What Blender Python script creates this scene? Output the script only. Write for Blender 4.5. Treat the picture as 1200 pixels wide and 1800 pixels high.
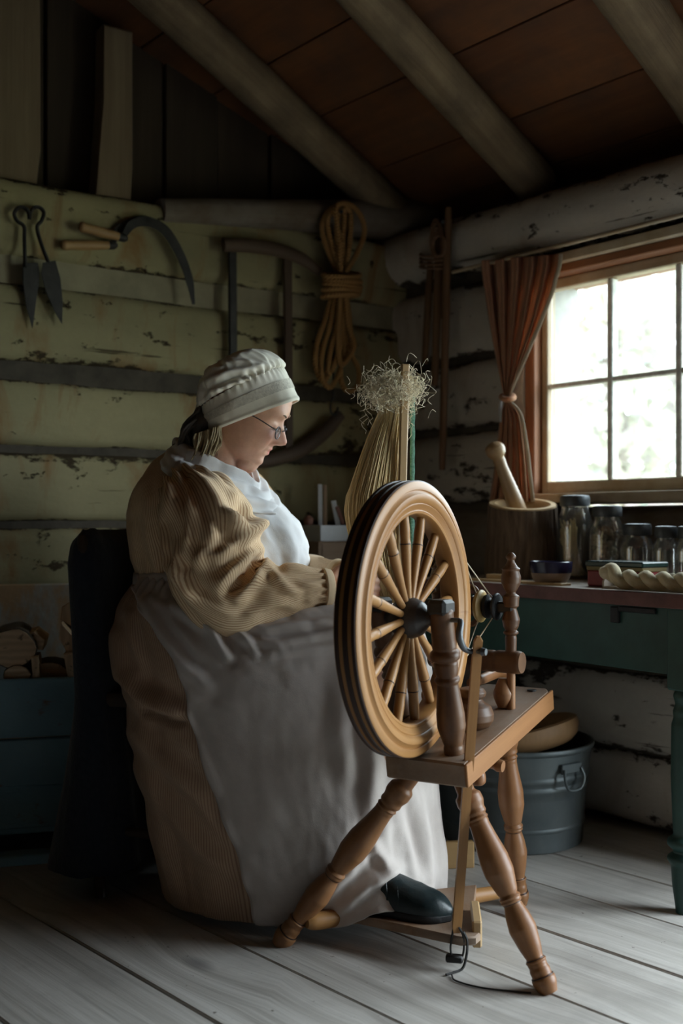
import bpy, bmesh, math, random
import numpy as np
from mathutils import Vector, Matrix

# ------------------------------------------------------------------ scene, camera, world, light, exposure
for _o in list(bpy.data.objects):
    bpy.data.objects.remove(_o, do_unlink=True)
SC = bpy.context.scene
COL = SC.collection
random.seed(7)
RNG = np.random.default_rng(11)

FPX, HY, CAMZ = 1900.0, 925.0, 0.82          # focal length (px of 1200x1800), horizon row, lens height (m)
_cam = bpy.data.cameras.new('camera')
_cam.sensor_fit = 'VERTICAL'
_cam.sensor_height = 36.0
_cam.sensor_width = 24.0
_cam.lens = FPX / 1800.0 * 36.0
_cam.shift_y = (HY - 900.0) / 1800.0
_cam.clip_start = 0.05
_cam.clip_end = 200.0
_cam.dof.use_dof = True
_cam.dof.focus_distance = 2.2
_cam.dof.aperture_fstop = 2.6
CAM = bpy.data.objects.new('camera', _cam)
COL.objects.link(CAM)
CAM.location = (0, 0, CAMZ)
CAM.rotation_euler = (math.pi / 2, 0, 0)
SC.camera = CAM

# overcast daylight sky
WORLD = bpy.data.worlds.new('overcast_sky')
SC.world = WORLD
WORLD.use_nodes = True
_bg = WORLD.node_tree.nodes['Background']
_bg.inputs['Color'].default_value = (0.80, 0.92, 1.0, 1.0)
_bg.inputs['Strength'].default_value = 14.5

SC.view_settings.view_transform = 'Standard'
SC.view_settings.look = 'None'
SC.view_settings.exposure = 0.25
SC.view_settings.gamma = 1.0
SC.view_settings.use_curve_mapping = False
SC.cycles.use_denoising = True
SC.cycles.max_bounces = 10
SC.cycles.diffuse_bounces = 6
SC.cycles.glossy_bounces = 4
SC.cycles.transparent_max_bounces = 12
SC.cycles.caustics_reflective = False
SC.cycles.caustics_refractive = False
SC.cycles.sample_clamp_indirect = 6.0

# ------------------------------------------------------------------ plan of the cabin
def V3(*a): return np.array(a, float)
def unit(v):
    v = np.asarray(v, float); return v / (np.linalg.norm(v) + 1e-12)
CORNER = V3(.19, 3.65, 0)
RDIR = V3(math.sin(math.radians(40)), -math.cos(math.radians(40)), 0)    # along the window wall, towards the lens
LDIR = V3(-math.sin(math.radians(57)), -math.cos(math.radians(57)), 0)   # along the tool wall, towards the lens
RN = V3(-math.cos(math.radians(40)), -math.sin(math.radians(40)), 0)     # window wall normal, into the room
LN = V3(math.cos(math.radians(57)), -math.sin(math.radians(57)), 0)      # tool wall normal, into the room
UP = V3(0, 0, 1)
RLEN, LLEN = 5.2, 4.2
def rw(t, z, off=0.0): return CORNER + RDIR * t + RN * off + UP * z
def lw(s, z, off=0.0): return CORNER + LDIR * s + LN * off + UP * z
def ray(px, py): return V3((px - 600) / FPX, 1.0, -(py - HY) / FPX)
CAMP = V3(0, 0, CAMZ)
def at(px, py, d): return CAMP + ray(px, py) * d
def hit(px, py, p0, n):
    r = ray(px, py); return CAMP + r * (np.dot(np.asarray(p0) - CAMP, n) / np.dot(r, n))
def onL(px, py, off=0.0): return hit(px, py, CORNER + LN * off, LN)
def onR(px, py, off=0.0): return hit(px, py, CORNER + RN * off, RN)
WIN = (.60, 1.30, .915, 1.56)        # window_1 opening  t0,t1,z0,z1
DOOR = (1.75, 3.35, 0.02, 1.585)      # wide open double doorway, out of view beside the camera
def portal(t0, t1, z0, z1):
    l = bpy.data.lights.new('daylight_portal', 'AREA')
    l.shape = 'RECTANGLE'; l.size = t1 - t0; l.size_y = z1 - z0
    l.cycles.is_portal = True
    o = bpy.data.objects.new('daylight_portal', l); COL.objects.link(o)
    o.location = rw((t0 + t1) / 2, (z0 + z1) / 2, -.12)
    m = Matrix((Vector(RDIR), Vector((0, 0, 1)), Vector(-RN))).transposed()
    # local -Z must look into the room
    x = Vector(RDIR); zz = Vector(-RN); y = zz.cross(x)
    o.rotation_euler = Matrix((x, y, zz)).transposed().to_euler()
for _w in (WIN, DOOR): portal(*_w)
# ------------------------------------------------------------------ mesh helpers
WLOC = {}
def _h(i, j, k, s):
    n = (i.astype(np.int64) * 374761393 + j.astype(np.int64) * 668265263 + k.astype(np.int64) * 2147483647 + s * 974634777) & 0xffffffff
    n = ((n ^ (n >> 13)) * 1274126177) & 0xffffffff
    n = ((n ^ (n >> 16)) * 2246822519) & 0xffffffff
    return ((n ^ (n >> 15)) & 0xffffff) / float(0xffffff)
def vnoise(P, seed=0):
    P = np.asarray(P, float); f = np.floor(P); q = P - f; q = q * q * (3 - 2 * q); f = f.astype(np.int64)
    r = 0
    for a in (0, 1):
        for b in (0, 1):
            for c in (0, 1):
                w = (q[..., 0] if a else 1 - q[..., 0]) * (q[..., 1] if b else 1 - q[..., 1]) * (q[..., 2] if c else 1 - q[..., 2])
                r = r + w * _h(f[..., 0] + a, f[..., 1] + b, f[..., 2] + c, seed)
    return r * 2 - 1
def fbm(P, seed=0, octv=3):
    P = np.asarray(P, float); r = 0; a = 1.0; t = 0
    for o in range(octv):
        r = r + a * vnoise(P * (2 ** o), seed + o * 17); t += a; a *= .5
    return r / t
def frame(ax, up=None):
    c = unit(ax)
    if up is None: up = UP if abs(c[2]) < .9 else V3(1, 0, 0)
    a = unit(np.cross(up, c)); b = np.cross(c, a)
    return a, b, c
def gridF(m, n, closed, base=0):
    F = []
    nn = n if closed else n - 1
    for i in range(m - 1):
        for j in range(nn):
            k = (j + 1) % n
            F.append((base + i * n + j, base + i * n + k, base + (i + 1) * n + k, base + (i + 1) * n + j))
    return F
def crom(pts, n):
    P = np.asarray(pts, float)
    if P.ndim == 1: P = P[:, None]
    m = len(P); Q = np.vstack([2 * P[:1] - P[1:2], P, 2 * P[-1:] - P[-2:-1]])
    u = np.linspace(0, m - 1, n); i = np.minimum(u.astype(int), m - 2); f = (u - i)[:, None]
    a, b, c, d = Q[i], Q[i + 1], Q[i + 2], Q[i + 3]
    return .5 * (2 * b + (c - a) * f + (2 * a - 5 * b + 4 * c - d) * f ** 2 + (3 * b - a - 3 * c + d) * f ** 3)
def smooth1(r, k=1):
    for _ in range(k):
        r = np.concatenate([r[:1], (r[:-2] + 2 * r[1:-1] + r[2:]) / 4, r[-1:]])
    return r
def roff(): return RNG.uniform(-50, 50, 3)

def turned(p0, p1, prof, n=18, samples=70, sm=2, flat=(1, 1)):
    """round turned wood between two points; prof = [(t 0..1, radius)]"""
    p0 = np.asarray(p0, float); p1 = np.asarray(p1, float)
    a, b, c = frame(p1 - p0); L = np.linalg.norm(p1 - p0)
    t = np.linspace(0, 1, samples); r = smooth1(np.interp(t, [q[0] for q in prof], [q[1] for q in prof]), sm)
    th = np.linspace(0, 2 * np.pi, n, endpoint=False)
    X = r[:, None] * np.cos(th) * flat[0]; Y = r[:, None] * np.sin(th) * flat[1]; Z = (t * L)[:, None] + 0 * X
    Vv = p0 + X[..., None] * a + Y[..., None] * b + Z[..., None] * c
    R = np.stack([X, Y, Z], -1) + roff()
    F = gridF(samples, n, True) + [tuple(range(n))[::-1], tuple((samples - 1) * n + j for j in range(n))]
    return Vv.reshape(-1, 3), F, R.reshape(-1, 3)

def tube(pts, rad, n=10, samples=None, closed=False, flat=None, up=None, caps=True, tw=0):
    P = np.asarray(pts, float); rad = np.asarray(rad, float)
    if rad.ndim == 0: rad = np.full(len(P), float(rad))
    if samples:
        if closed:
            P = np.vstack([P, P[:1]]); rad = np.append(rad, rad[0])
        P = crom(P, samples); rad = crom(rad, samples)[:, 0]
        if closed: P = P[:-1]; rad = rad[:-1]
    m = len(P)
    T = np.gradient(P, axis=0)
    if closed: T = np.roll(P, -1, 0) - np.roll(P, 1, 0)
    T /= np.linalg.norm(T, axis=1)[:, None] + 1e-12
    th = np.linspace(0, 2 * np.pi, n, endpoint=False)
    fx, fy = flat if flat else (1, 1)
    a, b, _ = frame(T[0], up); Vv = []; R = []; s = 0; ro = roff()
    for i in range(m):
        if up is not None:
            a = unit(np.cross(up, T[i])); b = np.cross(T[i], a)
        else:
            a = unit(a - np.dot(a, T[i]) * T[i]); b = np.cross(T[i], a)
        if i: s += np.linalg.norm(P[i] - P[i - 1])
        x = rad[i] * np.cos(th + tw * s) * fx; y = rad[i] * np.sin(th + tw * s) * fy
        Vv.append(P[i] + x[:, None] * a + y[:, None] * b)
        R.append(np.stack([x, y, 0 * x + s], -1) + ro)
    F = gridF(m, n, True)
    if closed:
        F += [((m - 1) * n + j, (m - 1) * n + (j + 1) % n, (j + 1) % n, j) for j in range(n)]
    elif caps:
        F += [tuple(range(n))[::-1], tuple((m - 1) * n + j for j in range(n))]
    return np.vstack(Vv), F, np.vstack(R)

def box(c, axes, half, ch=.003):
    c = np.asarray(c, float); A = [unit(x) for x in axes]; h = np.asarray(half, float); ch = min(ch, .45 * h.min())
    P = []; idx = {}
    for sx in (-1, 1):
        for sy in (-1, 1):
            for sz in (-1, 1):
                s = (sx, sy, sz)
                for k in range(3):
                    q = [s[i] * (h[i] - (0 if i == k else ch)) for i in range(3)]
                    idx[(s, k)] = len(P); P.append(q)
    F = []
    S = (-1, 1)
    for k in range(3):
        i, j = (k + 1) % 3, (k + 2) % 3
        for sk in S:
            f = []
            for (u, v) in ((-1, -1), (1, -1), (1, 1), (-1, 1)):
                s = [0, 0, 0]; s[k] = sk; s[i] = u; s[j] = v; f.append(idx[(tuple(s), k)])
            F.append(tuple(f if sk > 0 else f[::-1]))
        for u in S:
            for v in S:
                s0 = [0, 0, 0]; s1 = [0, 0, 0]; s0[i] = s1[i] = u; s0[j] = s1[j] = v; s0[k] = -1; s1[k] = 1
                s0, s1 = tuple(s0), tuple(s1)
                f = (idx[(s0, i)], idx[(s1, i)], idx[(s1, j)], idx[(s0, j)])
                F.append(f if u * v > 0 else f[::-1])
    for sx in S:
        for sy in S:
            for sz in S:
                s = (sx, sy, sz); f = (idx[(s, 0)], idx[(s, 1)], idx[(s, 2)])
                F.append(f if sx * sy * sz > 0 else f[::-1])
    P = np.array(P); lng = int(np.argmax(h)); order = [q for q in range(3) if q != lng] + [lng]
    W = c + P[:, :1] * A[0] + P[:, 1:2] * A[1] + P[:, 2:] * A[2]
    return W, F, P[:, order] + roff()

def bar(p0, p1, w, t, up=None, ch=.003):
    """a straight squared bar, w across (perpendicular to up), t along up"""
    p0 = np.asarray(p0, float); p1 = np.asarray(p1, float); a, b, c = frame(p1 - p0, up)
    return box((p0 + p1) / 2, (a, b, c), (w / 2, t / 2, np.linalg.norm(p1 - p0) / 2), ch)

def prism(out, o, ex, ey, th, bev=0.0):
    """outline (m,2) in the ex,ey plane, thickness th centred on it"""
    out = np.asarray(out, float); ez = np.cross(ex, ey); m = len(out); o = np.asarray(o, float)
    L = []
    cen = out.mean(0)
    lay = [(-th / 2, bev), (-th / 2 + bev, 0), (th / 2 - bev, 0), (th / 2, bev)] if bev > 0 else [(-th / 2, 0), (th / 2, 0)]
    for z, ins in lay:
        q = out.copy()
        if ins > 0:
            d = q - cen; q = cen + d * (1 - ins / (np.linalg.norm(d, axis=1, keepdims=True) + 1e-9))
        L.append(o + q[:, :1] * ex + q[:, 1:] * ey + z * ez)
    Vv = np.vstack(L); k = len(lay)
    F = gridF(k, m, True) + [tuple(range(m))[::-1], tuple((k - 1) * m + j for j in range(m))]
    R = np.hstack([np.vstack([out] * k)[:, ::-1], np.repeat([l[0] for l in lay], m)[:, None]])
    e = out.max(0) - out.min(0)
    R = R[:, [0, 2, 1]] if e[0] > e[1] else R[:, [1, 2, 0]]
    return Vv, F, R + roff()

def join(*gs):
    Vv, F, R, b = [], [], [], 0
    for v, f, r in gs:
        Vv.append(v); R.append(r); F += [tuple(i + b for i in q) for q in f]; b += len(v)
    return np.vstack(Vv), F, np.vstack(R)

def blob(c, rad, nu=14, nv=20, axes=None, noise=0.0, ns=8, seed=0):
    u = np.linspace(0, np.pi, nu)[1:-1]; v = np.linspace(0, 2 * np.pi, nv, endpoint=False)
    A = axes if axes is not None else np.eye(3)
    D = np.stack([np.sin(u)[:, None] * np.cos(v), np.sin(u)[:, None] * np.sin(v), np.cos(u)[:, None] + 0 * v], -1).reshape(-1, 3)
    D = np.vstack([D, [[0, 0, 1], [0, 0, -1]]])
    if noise: D = D * (1 + noise * fbm(D * ns * .3 + seed * 3.7, seed))[:, None]
    P = D * np.asarray(rad, float)
    W = np.asarray(c, float) + P @ np.asarray(A)
    m = nu - 2; F = gridF(m, nv, True); T = m * nv; B = T + 1
    F += [(T, (j + 1) % nv, j) for j in range(nv)] + [(B, (m - 1) * nv + j, (m - 1) * nv + (j + 1) % nv) for j in range(nv)]
    return W, [q[::-1] if len(q) == 4 else q[::-1] for q in F], P + roff()

def setp(o, label=None, cat=None, group=None, kind=None):
    if label: o['label'] = label
    if cat: o['category'] = cat
    if group: o['group'] = group
    if kind: o['kind'] = kind
    return o

def place(o, parent, org):
    w = V3(*org)
    if parent is not None:
        o.parent = parent; pl = WLOC.get(parent, V3(0, 0, 0)); o.location = w - pl
    else:
        o.location = w
    WLOC[o] = w
    COL.objects.link(o)

def build(name, geo, mat, parent=None, smooth=True, sharp=40, attrs=None, recalc=True, label=None, cat=None, group=None, kind=None, base=False):
    Vv, F, R = geo
    Vv = np.asarray(Vv, float)
    org = (Vv.max(0) + Vv.min(0)) / 2
    if base: org[2] = Vv[:, 2].min()
    me = bpy.data.meshes.new(name)
    me.from_pydata((Vv - org).tolist(), [], [list(map(int, f)) for f in F])
    if recalc:
        bm = bmesh.new(); bm.from_mesh(me); bmesh.ops.recalc_face_normals(bm, faces=bm.faces); bm.to_mesh(me); bm.free()
    a = me.attributes.new('rest', 'FLOAT_VECTOR', 'POINT')
    a.data.foreach_set('vector', np.ascontiguousarray(R, dtype=np.float32).ravel())
    for k, v in (attrs or {}).items():
        a = me.attributes.new(k, 'FLOAT', 'POINT'); a.data.foreach_set('value', np.asarray(v, np.float32).ravel())
    me.polygons.foreach_set('use_smooth', [smooth] * len(me.polygons))
    if smooth and sharp: me.set_sharp_from_angle(angle=math.radians(sharp))
    me.materials.append(mat); me.update()
    o = bpy.data.objects.new(name, me); place(o, parent, org)
    return setp(o, label, cat, group, kind)

def thing(name, label, cat, loc, group=None):
    o = bpy.data.objects.new(name, None); o.empty_display_size = .05
    place(o, None, loc); return setp(o, label, cat, group)

def copy_tree(o, delta, label=None, parent=None):
    c = o.copy(); COL.objects.link(c)
    c.parent = parent
    if parent is None:
        c.location = Vector(o.location) + Vector(delta); WLOC[c] = WLOC[o] + np.asarray(delta)
    else:
        WLOC[c] = WLOC[o] + np.asarray(delta)
    if label: c['label'] = label
    for ch in list(o.children): copy_tree(ch, delta, None, c)
    return c

# ------------------------------------------------------------------ material helpers
def nd(nt, typ, out=0, **kw):
    n = nt.nodes.new(typ); ins = kw.pop('ins', {})
    for k, v in kw.items(): setattr(n, k, v)
    for k, v in ins.items():
        s = n.inputs[k]
        if isinstance(v, bpy.types.NodeSocket): nt.links.new(v, s)
        else: s.default_value = v
    return n.outputs[out]
def rgb(c): return (c[0], c[1], c[2], 1.0)
def attr(nt, name='rest', out='Vector'): return nd(nt, 'ShaderNodeAttribute', out, attribute_name=name)
def scaled(nt, vec, s): return nd(nt, 'ShaderNodeMapping', ins={'Vector': vec, 'Scale': s if hasattr(s, '__len__') else (s, s, s)})
def noise(nt, vec, scale=1.0, detail=4.0, rough=.55, dist=0.0):
    return nd(nt, 'ShaderNodeTexNoise', ins={'Vector': vec, 'Scale': scale, 'Detail': detail, 'Roughness': rough, 'Distortion': dist})
def mth(nt, op, a, b=0.0, clamp=False): return nd(nt, 'ShaderNodeMath', operation=op, use_clamp=clamp, ins={0: a, 1: b})
def ramp(nt, fac, stops, out=0):
    n = nt.nodes.new('ShaderNodeValToRGB'); nt.links.new(fac, n.inputs[0]); e = n.color_ramp.elements
    while len(e) < len(stops): e.new(.5)
    for el, (p, c) in zip(e, stops):
        el.position = p; el.color = rgb(c) if hasattr(c, '__len__') else (c, c, c, 1)
    return n.outputs[out]
def mixc(nt, f, a, b, mode='MIX'):
    n = nt.nodes.new('ShaderNodeMix'); n.data_type = 'RGBA'; n.blend_type = mode
    for i, v in ((0, f), (6, a), (7, b)):
        if isinstance(v, bpy.types.NodeSocket): nt.links.new(v, n.inputs[i])
        else: n.inputs[i].default_value = rgb(v) if hasattr(v, '__len__') else v
    return n.outputs[2]
def mat(name):
    m = bpy.data.materials.new(name); m.use_nodes = True; nt = m.node_tree
    return m, nt, nt.nodes['Principled BSDF']
def fin(nt, b, col=None, rough=None, bump=None, bs=.3, bd=.002, **kw):
    for k, v in (('Base Color', col), ('Roughness', rough)):
        if v is None: continue
        if isinstance(v, bpy.types.NodeSocket): nt.links.new(v, b.inputs[k])
        else: b.inputs[k].default_value = rgb(v) if hasattr(v, '__len__') else v
    if bump is not None:
        nt.links.new(nd(nt, 'ShaderNodeBump', ins={'Height': bump, 'Strength': bs, 'Distance': bd}), b.inputs['Normal'])
    for k, v in kw.items():
        b.inputs[k.replace('_', ' ')].default_value = v

def wood(name, dark, light, grain=40, stretch=.06, rough=.5, bs=.25, bd=.002, worn=None, wornamt=.5, var=.5, spec=.35):
    m, nt, b = mat(name); r = attr(nt)
    w = noise(nt, r, 2.2, 2, .5)
    v = scaled(nt, r, (1, 1, stretch))
    v2 = nd(nt, 'ShaderNodeVectorMath', operation='ADD', ins={0: v, 1: scaled(nt, nd(nt, 'ShaderNodeTexNoise', 1, ins={'Vector': r, 'Scale': 3.0, 'Detail': 2.0}), .035)})
    g = noise(nt, v2, grain, 5, .6)
    f = noise(nt, scaled(nt, r, (1, 1, .02)), grain * 9, 3, .6)
    c = ramp(nt, g, [(.28, dark), (.72, light)])
    c = mixc(nt, mth(nt, 'MULTIPLY', f, .45), c, tuple(x * .55 for x in dark))
    c = mixc(nt, mth(nt, 'MULTIPLY', w, var), c, tuple(x * .8 for x in dark))
    if worn is not None:
        p = ramp(nt, noise(nt, r, 7, 6, .65), [(.5 - .12, 0.0), (.5 + .18, 1.0)])
        c = mixc(nt, mth(nt, 'MULTIPLY', p, wornamt), c, worn)
    h = mth(nt, 'ADD', mth(nt, 'MULTIPLY', g, .6), mth(nt, 'MULTIPLY', f, .5))
    fin(nt, b, c, rough, h, bs, bd)
    b.inputs['Specular IOR Level'].default_value = spec
    return m

def plain(name, col, rough=.6, var=.25, scale=12, bs=.15, metal=0.0, col2=None, detail=4, bscale=None, spec=.4):
    m, nt, b = mat(name); r = attr(nt)
    n = noise(nt, r, scale, detail, .6)
    c = mixc(nt, ramp(nt, n, [(.3, 0.0), (.7, 1.0)]), col, col2 if col2 else tuple(x * (1 - var) for x in col))
    fin(nt, b, c, rough, noise(nt, r, bscale or scale * 6, 4, .6), bs, .002, Metallic=metal)
    b.inputs['Specular IOR Level'].default_value = spec
    return m

def cloth(name, col, col2=None, rough=.9, weave=900, bs=.25, sheen=.15, stripe=None, trans=0.0, wr=18):
    """woven cloth; stripe=(attribute, period in m, stripe colour, fraction)"""
    m, nt, b = mat(name); r = attr(nt)
    n = noise(nt, r, wr, 4, .6)
    c = mixc(nt, ramp(nt, n, [(.3, 0.0), (.7, 1.0)]), col, col2 if col2 else tuple(x * .82 for x in col))
    if stripe:
        s = nd(nt, 'ShaderNodeAttribute', 'Fac', attribute_name=stripe[0])
        f = mth(nt, 'FRACT', mth(nt, 'DIVIDE', s, stripe[1]))
        f = mth(nt, 'ABSOLUTE', mth(nt, 'SUBTRACT', f, .5))
        c = mixc(nt, ramp(nt, f, [(stripe[3] / 2 - .06, 1.0), (stripe[3] / 2 + .06, 0.0)]), c, stripe[2])
    h = mth(nt, 'ADD', mth(nt, 'MULTIPLY', noise(nt, r, weave, 2, .5), .25), noise(nt, r, 45, 5, .65))
    fin(nt, b, c, rough, h, bs, .003, Sheen_Weight=sheen)
    b.inputs['Specular IOR Level'].default_value = .15
    if trans > 0:
        tr = nt.nodes.new('ShaderNodeBsdfTranslucent'); nt.links.new(c, tr.inputs['Color'])
        mx = nt.nodes.new('ShaderNodeMixShader'); mx.inputs[0].default_value = trans
        nt.links.new(b.outputs[0], mx.inputs[1]); nt.links.new(tr.outputs[0], mx.inputs[2])
        nt.links.new(mx.outputs[0], nt.nodes['Material Output'].inputs['Surface'])
    return m

def whitewash(name, base, base2, under, peel=.5, rust=.5, edgeamt=.5):
    m, nt, b = mat(name); r = attr(nt); e = nd(nt, 'ShaderNodeAttribute', 'Fac', attribute_name='edge')
    big = noise(nt, scaled(nt, r, (1, 1, .5)), 3.5, 3, .5)
    c = mixc(nt, ramp(nt, big, [(.3, 0.0), (.7, 1.0)]), base, base2)
    st = noise(nt, scaled(nt, r, (1, .35, 1)), 6, 5, .6, 1.0)       # stains running down the face
    c = mixc(nt, mth(nt, 'MULTIPLY', ramp(nt, st, [(.54, 0.0), (.68, 1.0)]), rust), c, (.25, .13, .05))
    fine = noise(nt, scaled(nt, r, (1, 1, .55)), 26, 8, .72)
    grow = noise(nt, scaled(nt, r, (1, 1, .4)), 5, 3, .6)
    crack = noise(nt, scaled(nt, r, (1, 1, .05)), 45, 4, .6)
    lvl = mth(nt, 'ADD', fine, mth(nt, 'MULTIPLY', mth(nt, 'POWER', e, 5.0), edgeamt * .55))
    lvl = mth(nt, 'ADD', lvl, mth(nt, 'MULTIPLY', mth(nt, 'SUBTRACT', grow, .5), peel))
    pk = ramp(nt, lvl, [(.615, 0.0), (.66, 1.0)])
    pk = mth(nt, 'MAXIMUM', pk, ramp(nt, crack, [(.66, 0.0), (.70, .9)]))
    wd = mixc(nt, noise(nt, scaled(nt, r, (1, 1, .08)), 60, 4, .6), under, tuple(x * .35 for x in under))
    c = mixc(nt, pk, c, wd)
    c = mixc(nt, mth(nt, 'MULTIPLY', noise(nt, r, 60, 4, .7), .3), c, tuple(x * .5 for x in base2))
    h = mth(nt, 'SUBTRACT', mth(nt, 'MULTIPLY', fine, .5), mth(nt, 'MULTIPLY', pk, .6))
    fin(nt, b, c, .9, h, .9, .006)
    b.inputs['Specular IOR Level'].default_value = .12
    return m
def glassmat(name, tint=(.97, .99, .98), haze=.0, gl=.08, hazecol=(.8, .85, .85)):
    m, nt, b = mat(name)
    t = nt.nodes.new('ShaderNodeBsdfTransparent'); t.inputs[0].default_value = rgb(tint)
    g = nt.nodes.new('ShaderNodeBsdfGlossy'); g.inputs['Roughness'].default_value = .04
    lw_ = nt.nodes.new('ShaderNodeLayerWeight'); lw_.inputs['Blend'].default_value = .35
    f = mth(nt, 'ADD', mth(nt, 'MULTIPLY', lw_.outputs['Facing'], .35), gl * .4, True)
    mx = nt.nodes.new('ShaderNodeMixShader'); nt.links.new(f, mx.inputs[0]); nt.links.new(t.outputs[0], mx.inputs[1]); nt.links.new(g.outputs[0], mx.inputs[2])
    o = mx.outputs[0]
    if haze > 0:
        d = nt.nodes.new('ShaderNodeBsdfDiffuse'); d.inputs[0].default_value = rgb(hazecol)
        tl = nt.nodes.new('ShaderNodeBsdfTranslucent'); tl.inputs[0].default_value = rgb(hazecol)
        dd = nt.nodes.new('ShaderNodeMixShader'); dd.inputs[0].default_value = .5
        nt.links.new(d.outputs[0], dd.inputs[1]); nt.links.new(tl.outputs[0], dd.inputs[2])
        m2 = nt.nodes.new('ShaderNodeMixShader')
        nz = mth(nt, 'MULTIPLY', noise(nt, attr(nt), 14, 5, .6), haze * 2)
        nt.links.new(nz, m2.inputs[0]); nt.links.new(o, m2.inputs[1]); nt.links.new(dd.outputs[0], m2.inputs[2]); o = m2.outputs[0]
    nt.links.new(o, nt.nodes['Material Output'].inputs['Surface'])
    return m

M = {}
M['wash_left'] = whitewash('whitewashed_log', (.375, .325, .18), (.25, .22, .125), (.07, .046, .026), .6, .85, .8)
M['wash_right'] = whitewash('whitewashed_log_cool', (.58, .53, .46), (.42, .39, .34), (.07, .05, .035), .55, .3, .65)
M['log_bare'] = wood('bare_log', (.10, .07, .045), (.22, .17, .12), 18, .08, .8, .6, .006, (.30, .28, .25), .35)
M['chink'] = plain('chinking_mortar', (.32, .28, .18), .9, .35, 9, .5, bscale=60)
M['chink_dark'] = plain('dark_chinking', (.09, .075, .055), .95, .5, 14, .6)
M['dark'] = plain('dark_backing', (.02, .016, .012), .95, .3)
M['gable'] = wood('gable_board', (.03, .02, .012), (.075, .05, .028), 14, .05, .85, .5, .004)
M['stud'] = wood('hewn_stud', (.15, .105, .06), (.28, .21, .125), 14, .06, .8, .5, .004)
M['roofboard'] = wood('roof_board', (.09, .030, .010), (.27, .105, .035), 9, .10, .7, .3, .003, (.05, .03, .02), .6)
M['rafter'] = wood('pole_rafter', (.13, .085, .045), (.34, .255, .15), 22, .06, .85, .8, .006, (.06, .04, .025), .65)
def floormat():
    m, nt, b = mat('floor_plank'); r = attr(nt)
    kn = nd(nt, 'ShaderNodeTexVoronoi', 'Distance', feature='F1', ins={'Vector': scaled(nt, r, (1, 1, .45)), 'Scale': 4.2, 'Randomness': 1.0})
    knot = ramp(nt, kn, [(.055, 1.0), (.12, 0.0)])
    sw = ramp(nt, kn, [(.05, 1.0), (.45, 0.0)])                       # grain swirls round the knots
    v = nd(nt, 'ShaderNodeCombineXYZ', ins={0: sw, 1: 0.0, 2: 0.0})
    vv = nd(nt, 'ShaderNodeVectorMath', operation='ADD', ins={0: scaled(nt, r, (1, 1, .035)), 1: scaled(nt, v, .05)})
    g = noise(nt, vv, 26, 5, .6, .3)
    ln = noise(nt, vv, 110, 4, .6)
    c = ramp(nt, g, [(.30, (.36, .335, .30)), (.70, (.60, .57, .53))])
    c = mixc(nt, ramp(nt, ln, [(.54, 0.0), (.70, .34)]), c, (.20, .18, .16))
    c = mixc(nt, mth(nt, 'MULTIPLY', ramp(nt, noise(nt, r, 4.5, 5, .6), [(.48, 0.0), (.68, 1.0)]), .5), c, (.27, .25, .23))
    c = mixc(nt, mth(nt, 'MULTIPLY', knot, .75), c, (.13, .12, .12))
    c = mixc(nt, ramp(nt, noise(nt, r, 60, 3, .6), [(.70, 0.0), (.74, .8)]), c, (.10, .08, .06))
    h = mth(nt, 'ADD', mth(nt, 'MULTIPLY', ln, .6), mth(nt, 'MULTIPLY', g, .6))
    fin(nt, b, c, .5, h, .5, .002)
    b.inputs['Specular IOR Level'].default_value = .4
    return m
M['floor'] = floormat()
M['winwood'] = wood('window_wood', (.34, .24, .14), (.54, .43, .28), 30, .05, .6, .3, .002, (.6, .55, .45), .45)
M['redwood'] = wood('red_window_wood', (.22, .085, .035), (.36, .16, .075), 30, .05, .6, .3)
M['outjamb'] = plain('weathered_outer_jamb', (.40, .40, .38), .8, .3, 20, .3)
M['muntin'] = plain('painted_muntin', (.80, .80, .74), .6, .4, 40, .3)  # pale paint, lightened further to imitate glare from the panes
M['pane'] = glassmat('window_pane', (.97, .99, .985), .035)
M['jarglass'] = glassmat('jar_glass', (.985, .995, .995), .035, .30)
# ------------------------------------------------------------------ floor
FD = V3(-math.sin(math.radians(42)), math.cos(math.radians(42)), 0)      # plank direction
FP = V3(math.cos(math.radians(42)), math.sin(math.radians(42)), 0)       # across the planks
floor = build('floor', box((0, 1.2, -.075), (FD, FP, UP), (4.4, 4.2, .02), .001), M['dark'], smooth=False, kind='structure')
_seams = [.782, 1.041, 1.266, 1.542, 1.776, 1.998]
while _seams[0] > -2.4: _seams.insert(0, _seams[0] - random.choice((.22, .25, .27, .24)))
while _seams[-1] < 3.4: _seams.append(_seams[-1] + random.choice((.21, .23, .25)))
for k in range(len(_seams) - 1):
    a, b = _seams[k] + .0022, _seams[k + 1] - .0022
    # position along the plank measured with dot(p, FD)
    cuts = [-3.2, 3.9]
    extra = {3: None}
    if abs(_seams[k] - 1.041) < 1e-6: cuts = [-3.2, 1.155, 3.9]
    elif abs(_seams[k] - 1.266) < 1e-6: cuts = [-3.2, .35, 3.9]
    else: cuts = [-3.2, random.uniform(-1.4, .6), 3.9]
    for c0, c1 in zip(cuts[:-1], cuts[1:]):
        ctr = FD * ((c0 + c1) / 2) + FP * ((a + b) / 2)
        g = box(ctr + UP * (-.0275 + random.uniform(-.0012, .0012)), (FP, UP, FD), ((b - a) / 2, .0275, (c1 - c0) / 2 - .0012), .0025)
        build('plank', g, M['floor'], floor, smooth=False)

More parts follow.
